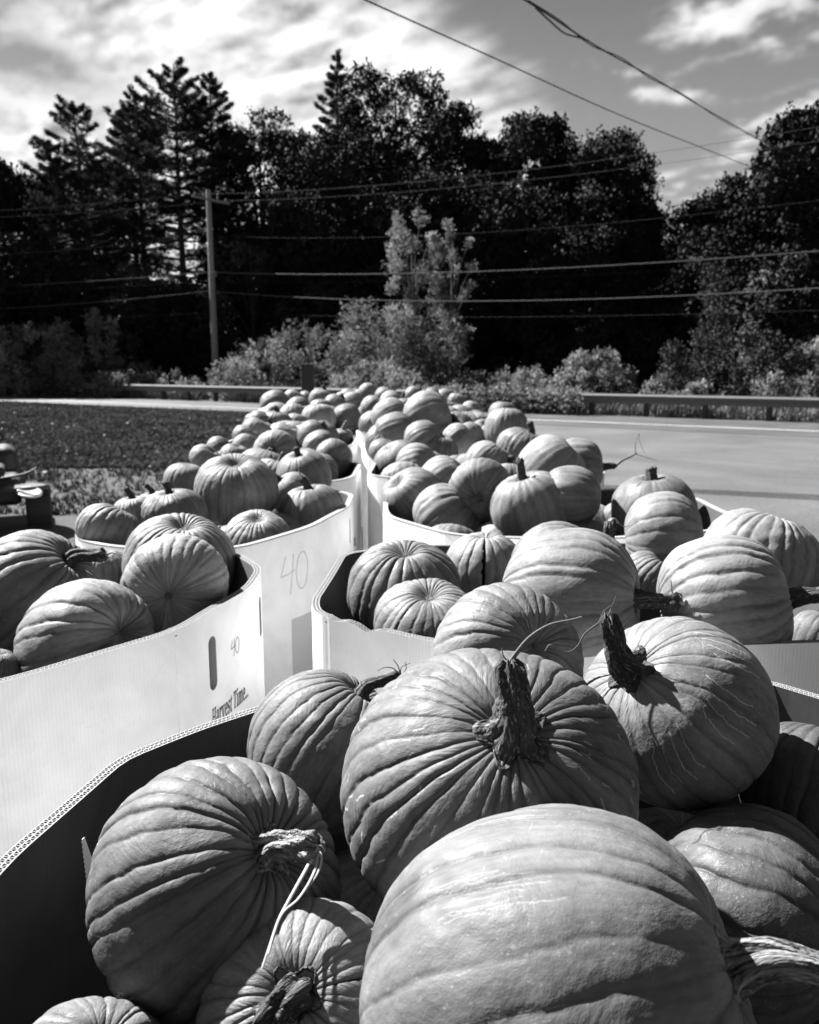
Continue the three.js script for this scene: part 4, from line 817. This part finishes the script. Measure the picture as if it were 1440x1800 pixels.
pumpkin('big warty pumpkin with vertical ribs at the right edge', 1335, 985, 228, 1.12, [0.25, 0.93, 0.15], { geo: mid(18, { ribs: 24, sq: 0.84, dep: 0.045, lump: 1.5 }) });
pumpkin('lying pumpkin with a long dark stem pointing out at the right edge', 1272, 1066, 262, 1.09, [0.93, 0.16, 0.25], { geo: mid(19, { ribs: 26, sq: 0.92, dep: 0.055 }), st: [0.80, 1, 0.12, 0.2, 0, 0.13] });
pumpkin('dark pumpkin below the long stem at the right edge', 1440, 1120, 110, 0.98, [0.3, 0.9, 0.1], {});
// third bin of the right row
const g3 = undefined;
pumpkin('long pumpkin lying against the left rim of the third right bin', 727, 880, 118, 1.04, [-0.5, 0.5, 0.4], { v: 3, scar: 0 });
pumpkin('pumpkin behind the long one, right of the middle of the row', 785, 848, 104, 1.08, [0.6, 0.6, 0.2], { v: 0 });
pumpkin('flat pale pumpkin at the near rim of the third right bin', 788, 914, 138, 0.99, [0.75, 0.6, 0.2], { v: 4 });
pumpkin('pumpkin with a small twisted stem facing the viewer', 845, 863, 120, 1.12, [-0.22, -0.36, 0.90], { v: 1, st: [0.28, -0.5, -0.4, 0.8, 1, 0.11] });
pumpkin('upright pumpkin with a curved dark stem and brown mark', 932, 893, 148, 1.07, [-0.28, 0.92, 0.28], { v: 2, st: [0.55, -0.12, 1, 0.1, 0, 0.11], so: { flare: 0.8 }, vines: [{ pts: [[0, 0], [-12, -12], [-22, -30]], r: 0.0018 }] });
pumpkin('pumpkin with horizontal ribs right of the one with the curved stem', 1003, 872, 114, 1.12, [0.92, -0.05, 0.3], { v: 6, scar: 0 });
pumpkin('pale pumpkin above the curved stem', 968, 824, 124, 1.16, [0.7, 0.65, 0.2], { v: 3, scar: 0 });
pumpkin('pumpkin whose stem carries a long dry vine over the lot', 1014, 821, 100, 1.14, [0.97, 0.0, 0.1], { v: 6, st: [0.6, 1, 0.12, 0, 0, 0.14], vines: [{ pts: [[0, 0], [10, -8], [26, -16], [36, -22]], r: 0.008, taper: 0.6 }, { pts: [[34, -20], [34, -40], [40, -56]], r: 0.0028 }, { pts: [[40, -56], [42, -40], [50, -22]], r: 0.0015 }, { pts: [[34, -20], [54, -14], [74, -8]], r: 0.002 }] });
pumpkin('broad pumpkin with a thick pale topped stem at the right of the third bin', 1149, 896, 156, 1.07, [-0.14, 0.95, 0.25], { v: 5, st: [0.36, 0, 1, 0.1, 0, 0.15], so: { flare: 0.8 } });
pumpkin('pumpkin with dark ribs behind the thick pale topped stem', 1182, 876, 84, 1.06, [0.75, 0.6, -0.2], { v: 1 });
pumpkin('smooth lying pumpkin behind the flat pale one', 862, 815, 90, 1.08, [0.5, 0.8, 0.1], { v: 0 });
pumpkin('pale bit of a pumpkin under the right rim pumpkins', 1085, 908, 56, 1.0, [0.5, 0.7, 0.1], { v: 2 });
// fourth and farther bins of the right row
pumpkin('creased pumpkin with a pointed stem against the pale lot', 920, 790, 102, 1.13, [0.35, 0.85, 0.2], { v: 7, st: [0.5, -0.15, 1, 0, 0, 0.14] });
pumpkin('tall round pumpkin standing against the road in the right row', 890, 754, 82, 1.2, [0.05, 0.98, 0.1], { v: 6 });
pumpkin('pumpkin behind the tall round one', 884, 730, 54, 1.2, [0.1, 0.95, 0.1], { v: 3 });
for (const [cx, cy, w, h, ax, v, label] of [
  [846, 745, 50, 1.18, [0.3, 0.9, 0.2], 0, 'small pumpkin left of the tall round one'], [752, 732, 88, 1.26, [0.85, 0.4, 0.2], 6, 'big pumpkin with slanting ribs high on the right heap'], [697, 766, 84, 1.13, [0.9, 0.35, 0.1], 3, 'lying pumpkin beside the gap in the right row'],
  [748, 778, 84, 1.14, [0.8, 0.5, 0.2], 0, 'lying pumpkin above the near rim of the fourth right bin'], [806, 772, 60, 1.14, [0.7, 0.6, 0.2], 2, 'round shaded pumpkin in the fourth right bin'], [678, 795, 62, 1.08, [0.3, 0.9, 0.2], 1, 'ribbed pumpkin next to the left rim of the fourth right bin'],
  [700, 815, 92, 1.04, [-0.4, 0.75, 0.3], 5, 'ribbed pumpkin at the left corner of the fourth right bin'], [736, 822, 92, 1.05, [0.85, 0.35, 0.3], 4, 'shaded pumpkin at the near rim of the fourth right bin'], [768, 795, 78, 1.08, [0.3, 0.85, 0.3], 2, 'pumpkin behind the shaded one of the fourth right bin'],
  [801, 798, 42, 1.02, [0.2, 0.9, 0.2], 0, 'small pumpkin in the dark hollow of the fourth right bin'], [803, 825, 52, 1.0, [0.9, 0.3, 0.2], 1, 'low ribbed pumpkin at the right of the shaded one'], [860, 800, 50, 1.02, [0.5, 0.8, 0.1], 7, 'low pumpkin in front of the dark hollow']])
  pumpkin(label, cx, cy, w, h, ax, { v, scar: v % 2 });
// far heap of the right row
for (const [cx, cy, w, h, ax, v] of [[688, 735, 64, 1.2, [0.8, 0.5, 0.1], 3], [692, 712, 48, 1.24, [0.7, 0.6, 0.1], 4], [656, 718, 40, 1.2, [0.6, 0.7, 0.1], 6], [678, 698, 36, 1.3, [0.5, 0.8, 0], 0], [729, 696, 32, 1.28, [0.6, 0.7, 0], 5], [762, 703, 40, 1.25, [0.8, 0.4, 0], 1], [783, 701, 32, 1.22, [0.9, 0.2, 0], 2], [805, 706, 34, 1.2, [0.4, 0.8, 0], 7], [787, 722, 32, 1.18, [0.3, 0.9, 0], 0], [812, 738, 52, 1.16, [0.7, 0.6, 0.1], 1], [829, 723, 34, 1.16, [0.3, 0.9, 0], 3], [836, 752, 52, 1.12, [0.8, 0.3, 0.1], 5], [712, 720, 40, 1.2, [0.2, 0.9, 0], 2], [745, 706, 34, 1.25, [0.5, 0.7, 0], 4], [712, 752, 50, 1.14, [0.3, 0.9, 0.2], 7], [668, 704, 30, 1.25, [0.1, 0.9, 0], 1], [788, 748, 60, 1.12, [0.6, 0.6, 0.2], 6]])
  pumpkin('small pumpkin in the far heap of the right row', cx, cy, w * 1.15, h, ax, { v, group: 'far pumpkins of the right row', scar: v % 2, ...(v === 5 || v === 4 ? { st: [0.45, 0.3, 0.9, 0.2, 0, 0.14] } : {}) });

// second bin of the left row
pumpkin('big dark ribbed pumpkin cut by the left edge, its stem pointing right', 58, 1048, 262, 1.050, [0.72, 0.62, 0.12], { geo: mid(21, { ribs: 25, sq: 0.9, dep: 0.055 }), st: [0.62, 0.98, 0.05, 0.1, 0, 0.11], vines: [{ pts: [[0, 0], [10, -4], [18, -2]], r: 0.003 }, { pts: [[0, 0], [8, 4], [14, 0]], r: 0.002, pale: true }] });
pumpkin('ribbed pumpkin lying on the slanting near rim at the left', 152, 1128, 246, 1.015, [0.84, 0.26, 0.38], { geo: mid(22, { ribs: 21, sq: 0.92, dep: 0.05 }), scar: 0 });
pumpkin('pumpkin showing its round blossom end to the viewer', 308, 1034, 198, 1.060, [-0.12, 0.10, -0.98], { geo: mid(23, { ribs: 30, sq: 0.78, dep: 0.035 }), scar: 0, blossom: true });
pumpkin('pumpkin with a dimpled top behind the one showing its blossom end', 316, 990, 192, 1.030, [0.20, 0.90, 0.36], { geo: mid(24, { ribs: 25, sq: 0.9, dep: 0.055, dT: 0.2 }) });
pumpkin('bright pumpkin with strong ribs below the two dark stems', 193, 934, 122, 1.060, [0.45, 0.85, -0.1], { geo: mid(25, { ribs: 22, sq: 0.8, dep: 0.06 }) });
pumpkin('small shaded pumpkin under the right pointing stem', 188, 1004, 90, 1.000, [-0.05, 0.98, 0.2], { geo: mid(26, { ribs: 20, sq: 0.9, dep: 0.05 }) });
pumpkin('dark sliver of a pumpkin in the corner of the left bin', -8, 1172, 92, 1.000, [0.3, 0.9, 0.1], {});
pumpkin('pale pumpkin with a dark stem leaning left, behind the strong ribbed one', 236, 900, 80, 1.090, [-0.1, 0.95, 0.2], { v: 1, st: [0.65, -0.6, 0.8, 0, 0, 0.15] });
pumpkin('small pumpkin with a dark stem leaning left, second of the pair', 272, 892, 76, 1.080, [-0.1, 0.95, 0.2], { v: 4, st: [0.65, -0.7, 0.7, 0, 0, 0.15] });
pumpkin('bright pumpkin in front of the pair with leaning stems', 305, 905, 118, 1.080, [-0.1, 0.92, 0.3], { v: 0, st: [0.45, -0.35, 0.9, 0, 0, 0.12] });
// third bin of the left row
pumpkin('big dimpled pumpkin, dark below, on the third left bin', 416, 862, 150, 1.130, [0.08, 0.88, 0.46], { geo: mid(27, { ribs: 30, sq: 0.82, dep: 0.03, dT: 0.2 }) });
pumpkin('flat pale pumpkin at the rim under the big dimpled one', 453, 948, 124, 0.990, [0.1, 0.88, 0.46], { geo: mid(28, { ribs: 26, sq: 0.76, dep: 0.045 }) });
pumpkin('upright pumpkin with a short dark stem at the rim above the large number', 549, 908, 120, 1.010, [-0.12, 0.95, 0.28], { v: 6, st: [0.46, -0.5, 0.9, 0.1, 0, 0.13], vines: [{ pts: [[0, 0], [-4, -6], [-6, -14]], r: 0.004, pale: true }] });
pumpkin('dark sided pumpkin with a stem on top right of the big dimpled one', 535, 838, 102, 1.100, [-0.2, 0.85, 0.4], { v: 3, st: [0.35, -0.2, 1, 0.2, 0, 0.12] });
pumpkin('pumpkin with a dark stem touching the big dimpled one', 513, 868, 82, 1.080, [-0.6, 0.7, 0.3], { v: 2, st: [0.55, -0.75, 0.6, 0.2, 0, 0.15] });
pumpkin('pale round pumpkin at the left end of the third left bin', 327, 846, 84, 1.130, [0.2, 0.95, 0.1], { v: 0 });
for (const [cx, cy, w, h, ax, v, label] of [
  [484, 798, 84, 1.13, [-0.1, 0.1, 0.95], 0, 'pumpkin with a dark stem facing the viewer in the left row'], [362, 808, 64, 1.14, [0.6, 0.7, 0.2], 1, 'ribbed pumpkin above the pale round one of the left row'], [388, 792, 56, 1.15, [0.7, 0.6, 0.1], 4, 'ribbed pumpkin above the big dimpled one'],
  [413, 805, 58, 1.12, [0.3, 0.9, 0.2], 2, 'pale pumpkin left of the stem facing the viewer'], [432, 786, 52, 1.13, [0.7, 0.5, 0.2], 5, 'ribbed pumpkin behind the pale one of the left row'], [566, 790, 68, 1.12, [0.75, 0.6, 0.1], 6, 'pale lying pumpkin behind the spotted one'],
  [587, 806, 70, 1.08, [-0.1, 0.2, -0.95], 3, 'pumpkin with a dull spot at the rim of the fourth left bin']])
  pumpkin(label, cx, cy, w, h, ax, { v, ...(v === 0 ? { st: [0.4, -0.1, -0.2, 0.9, 0, 0.16] } : { scar: 0 }) });
// far heap of the left row
pumpkin('tiny pale pumpkin with a light stem inside the rounded rim', 603, 768, 40, 1.06, [0.1, 0.9, 0.3], { v: 1, st: [0.9, 0.4, 0.8, 0, 1, 0.2] });
pumpkin('big pumpkin at the top left of the far heap', 484, 712, 56, 1.25, [0.85, 0.4, 0.1], { v: 6 });
for (const [cx, cy, w, h, ax, v] of [[518, 703, 36, 1.27, [0.5, 0.8, 0], 0], [540, 702, 30, 1.26, [0.6, 0.7, 0], 1], [526, 722, 44, 1.2, [0.8, 0.5, 0.1], 3], [565, 704, 42, 1.25, [0.3, 0.9, 0], 5], [560, 737, 56, 1.15, [0.0, 0.95, 0.2], 2], [566, 719, 38, 1.2, [0.1, 0.9, 0], 0], [592, 714, 42, 1.2, [0.6, 0.7, 0.1], 4], [604, 706, 32, 1.22, [0.8, 0.3, 0], 3], [616, 700, 36, 1.27, [0.5, 0.8, 0], 1], [622, 713, 42, 1.2, [0.8, 0.5, 0], 6], [648, 692, 34, 1.33, [0.7, 0.6, 0], 3], [612, 738, 52, 1.13, [0.85, 0.35, 0.1], 2], [552, 768, 56, 1.13, [0.75, 0.6, 0.1], 5], [500, 768, 54, 1.12, [0.5, 0.8, 0.1], 7], [486, 744, 50, 1.17, [0.1, 0.9, 0.2], 4], [461, 743, 44, 1.18, [0.6, 0.7, 0.1], 1], [451, 760, 50, 1.16, [0.5, 0.8, 0.1], 2], [472, 764, 44, 1.13, [0.2, 0.9, 0.1], 5], [433, 770, 44, 1.16, [0.6, 0.7, 0.1], 0], [521, 748, 40, 1.12, [0.3, 0.9, 0.1], 6], [585, 728, 36, 1.15, [0.3, 0.9, 0.1], 7], [640, 716, 34, 1.18, [0.3, 0.9, 0.1], 2], [634, 700, 28, 1.24, [0.5, 0.8, 0], 5], [536, 765, 40, 1.1, [0.5, 0.7, 0.1], 3]])
  pumpkin('small pumpkin in the far heap of the left row', cx, cy, w * 1.15, h, ax, { v, group: 'far pumpkins of the left row', scar: v % 2, ...(v === 5 || v === 4 ? { st: [0.5, -0.4, 0.8, 0.2, 0, 0.15] } : {}) });
{ // lower layer in the bins, seen only through the gaps
  const r = rng(5);
  const fill = (x0, x1, zn, zf, y, n, label, group, heap = 0) => { for (let k = 0; k < n; k++) {
    const a = (k + 0.5) / n, q = (k * 0.618) % 1, R = 0.115 + r() * 0.05, rise = heap * (1 - Math.abs(q - 0.5) * 1.2) * (0.4 + 0.6 * r());
    const t = thing('pumpkin', label, 'pumpkin', group, [mix(x0 + 0.17, x1 - 0.17, q), y - r() * 0.06 + rise, -mix(zn + 0.18, zf - 0.18, a)]);
    t.rotation.set(r() * 2 - 1, r() * 6, r() * 2 - 1); t.scale.setScalar(R); part('rind', variants[(k * 3 + n) % 8].far, skins[(k * 5 + n) % 9], t);
    if (k % 4 === 1) part('stem', stemGeo(k + n, 0.5, 0.13, V3(r() - 0.5, 0.8, r() - 0.5), variants[(k * 3 + n) % 8].far.userData.top, { nu: 14, nv: 10, surf: variants[(k * 3 + n) % 8].far.userData.surf }), stemMat[0], t);
  } };
  fill(-0.1, 1.1, 1.85, 2.65, 0.76, 6, 'pumpkin low in the dented right bin', 'low pumpkins of the dented bin');
  fill(0.0, 1.25, 3.0, 3.9, 0.94, 8, 'pumpkin low in the third right bin', 'low pumpkins of the third right bin');
  fill(-1.2, -0.3, 2.75, 4.0, 0.94, 8, 'pumpkin low in the third left bin', 'low pumpkins of the third left bin');
  fill(-1.4, -0.5, 1.75, 2.5, 0.86, 5, 'pumpkin low in the bin with the printed lettering', 'low pumpkins of the lettered bin');
  fill(-1.3, -0.35, 4.25, 5.3, 1.04, 15, 'pumpkin low in the fourth left bin', 'low pumpkins of the fourth left bin');
  fill(-0.2, 1.1, 4.45, 5.5, 1.0, 15, 'pumpkin low in the fourth right bin', 'low pumpkins of the fourth right bin');
  fill(-1.42, -0.5, 6.1, 7.1, 1.06, 18, 'pumpkin in the heap of the fifth left bin', 'heaped pumpkins of the fifth left bin', 0.08);
  farBins.forEach(([x0, x1, zn], i) => { const w = ['fifth right bin', 'sixth left bin', 'sixth right bin', 'last left bin', 'last right bin'][i]; fill(x0, x1, zn, zn + 1.25, 1.08, 22, 'pumpkin in the heap of the ' + w, 'heaped pumpkins of the ' + w, 0.12); });
}

// torn strip of board with a toothed edge, standing in the nearest bin
{
  const sh = new THREE.Shape(); sh.moveTo(0, 0); sh.lineTo(0.022, 0.0);
  for (let i = 0; i <= 4; i++) sh.lineTo(0.021 - 0.010 * i / 4, 0.02 + 0.055 * i / 4); sh.lineTo(0.007, 0.1);
  for (let i = 0; i <= 30; i++) { const t = i / 30; sh.lineTo(0.004 - 0.004 * t - (i % 2 ? 0.0012 : 0), 0.098 - 0.098 * t); }
  const g = new THREE.ExtrudeGeometry(sh, { depth: 0.0025, bevelEnabled: false });
  const p = ray(160, 1602).multiplyScalar(1.06).add(camera.position);
  const o = thing('cardboard_strip', 'torn pale strip of cardboard with a toothed edge beside the left pumpkin', 'cardboard strip', null, p.toArray());
  o.rotation.set(-0.1, 0.2, 0.12); part('strip', g, board, o);
}
// riding mower at the left edge, seen in part behind the second bin
{
  const p = onHeight(40, 930, 0).p, o = thing('riding_mower', 'dark riding mower on the lot, cut off by the left picture edge', 'mower', null, [p.x, 0, p.z]); o.rotation.y = 0.42;
  const darkPaint = new THREE.MeshStandardMaterial({ color: grey(0.008), roughness: 0.6 }), metal = new THREE.MeshStandardMaterial({ color: grey(0.55), roughness: 0.4, metalness: 0.5 });
  const wheel = (x, z, r, w) => { const g = new THREE.Group(); g.name = 'wheel'; o.add(g); g.position.set(x, r, z);
    const ty = new THREE.LatheGeometry([[0.5, -0.42], [0.86, -0.5], [0.98, -0.4], [1, 0], [0.98, 0.4], [0.86, 0.5], [0.5, 0.42]].map(([a, b]) => new THREE.Vector2(a * r, b * w)), 40); ty.rotateZ(Math.PI / 2); part('tyre', ty, blackRubber, g);
    const lugs = []; for (let k = 0; k < 20; k++) { const b = new THREE.BoxGeometry(w * 0.8, 0.02, 0.025); b.translate(0, r * 0.995, 0); b.rotateX(k / 20 * 6.283); lugs.push(b); } part('tread', mergeGeometries(lugs), blackRubber, g);
    const rm = new THREE.CylinderGeometry(r * 0.52, r * 0.52, w * 0.7, 24); rm.rotateZ(Math.PI / 2); part('rim', rm, metal, g); };
  wheel(0.17, 0.05, 0.235, 0.24); wheel(-0.72, 0.05, 0.235, 0.24); wheel(0.1, -1.15, 0.17, 0.15); wheel(-0.66, -1.15, 0.17, 0.15);
  const body = new RoundedBoxGeometry(0.6, 0.28, 1.2, 4, 0.07); body.translate(-0.28, 0.4, -0.5); part('body', body, darkPaint, o);
  const hood = new RoundedBoxGeometry(0.52, 0.34, 0.62, 5, 0.12); hood.translate(-0.28, 0.62, -0.92); part('hood', hood, darkPaint, o);
  const fender = new THREE.Shape(); fender.absellipse(0, 0, 0.3, 0.17, 0, Math.PI * 2); const fg = new THREE.ExtrudeGeometry(fender, { depth: 0.03, bevelEnabled: true, bevelSize: 0.01, bevelThickness: 0.01, curveSegments: 30 }); fg.rotateX(-Math.PI / 2); fg.translate(-0.05, 0.44, 0.22); part('fender', fg, darkPaint, o);
  const disc = new THREE.LatheGeometry([[0, 0.012], [0.07, 0.014], [0.1, 0.02], [0.115, 0.012], [0.118, 0], [0, -0.002]].map(([a, b]) => new THREE.Vector2(a, b)), 36); disc.rotateX(0.35); disc.rotateZ(-0.12); disc.translate(0.1, 0.43, 0.42); part('pale_cap', disc, metal, o);
  const seat = new RoundedBoxGeometry(0.46, 0.12, 0.42, 4, 0.05); seat.translate(-0.34, 0.62, 0.05); part('seat', seat, blackRubber, o);
  const back = new RoundedBoxGeometry(0.46, 0.46, 0.12, 5, 0.055); back.rotateX(-0.2); back.translate(-0.38, 0.84, 0.28); part('backrest', back, blackRubber, o);
  const arm = tube([V3(-0.3, 0.55, 0.3), V3(-0.1, 0.575, 0.32), V3(0.08, 0.61, 0.32), V3(0.18, 0.66, 0.3)], 0.022, 30, 8, 0.3); part('lever', arm, darkPaint, o);
  const st = new THREE.TorusGeometry(0.17, 0.016, 10, 36); st.rotateX(1.1); st.translate(-0.3, 0.92, -0.5); part('steering_wheel', st, blackRubber, o);
  const col = new THREE.CylinderGeometry(0.02, 0.025, 0.3, 10); col.rotateX(-0.45); col.translate(-0.3, 0.79, -0.56); part('steering_column', col, darkPaint, o);
}
renderer.render(scene, camera);
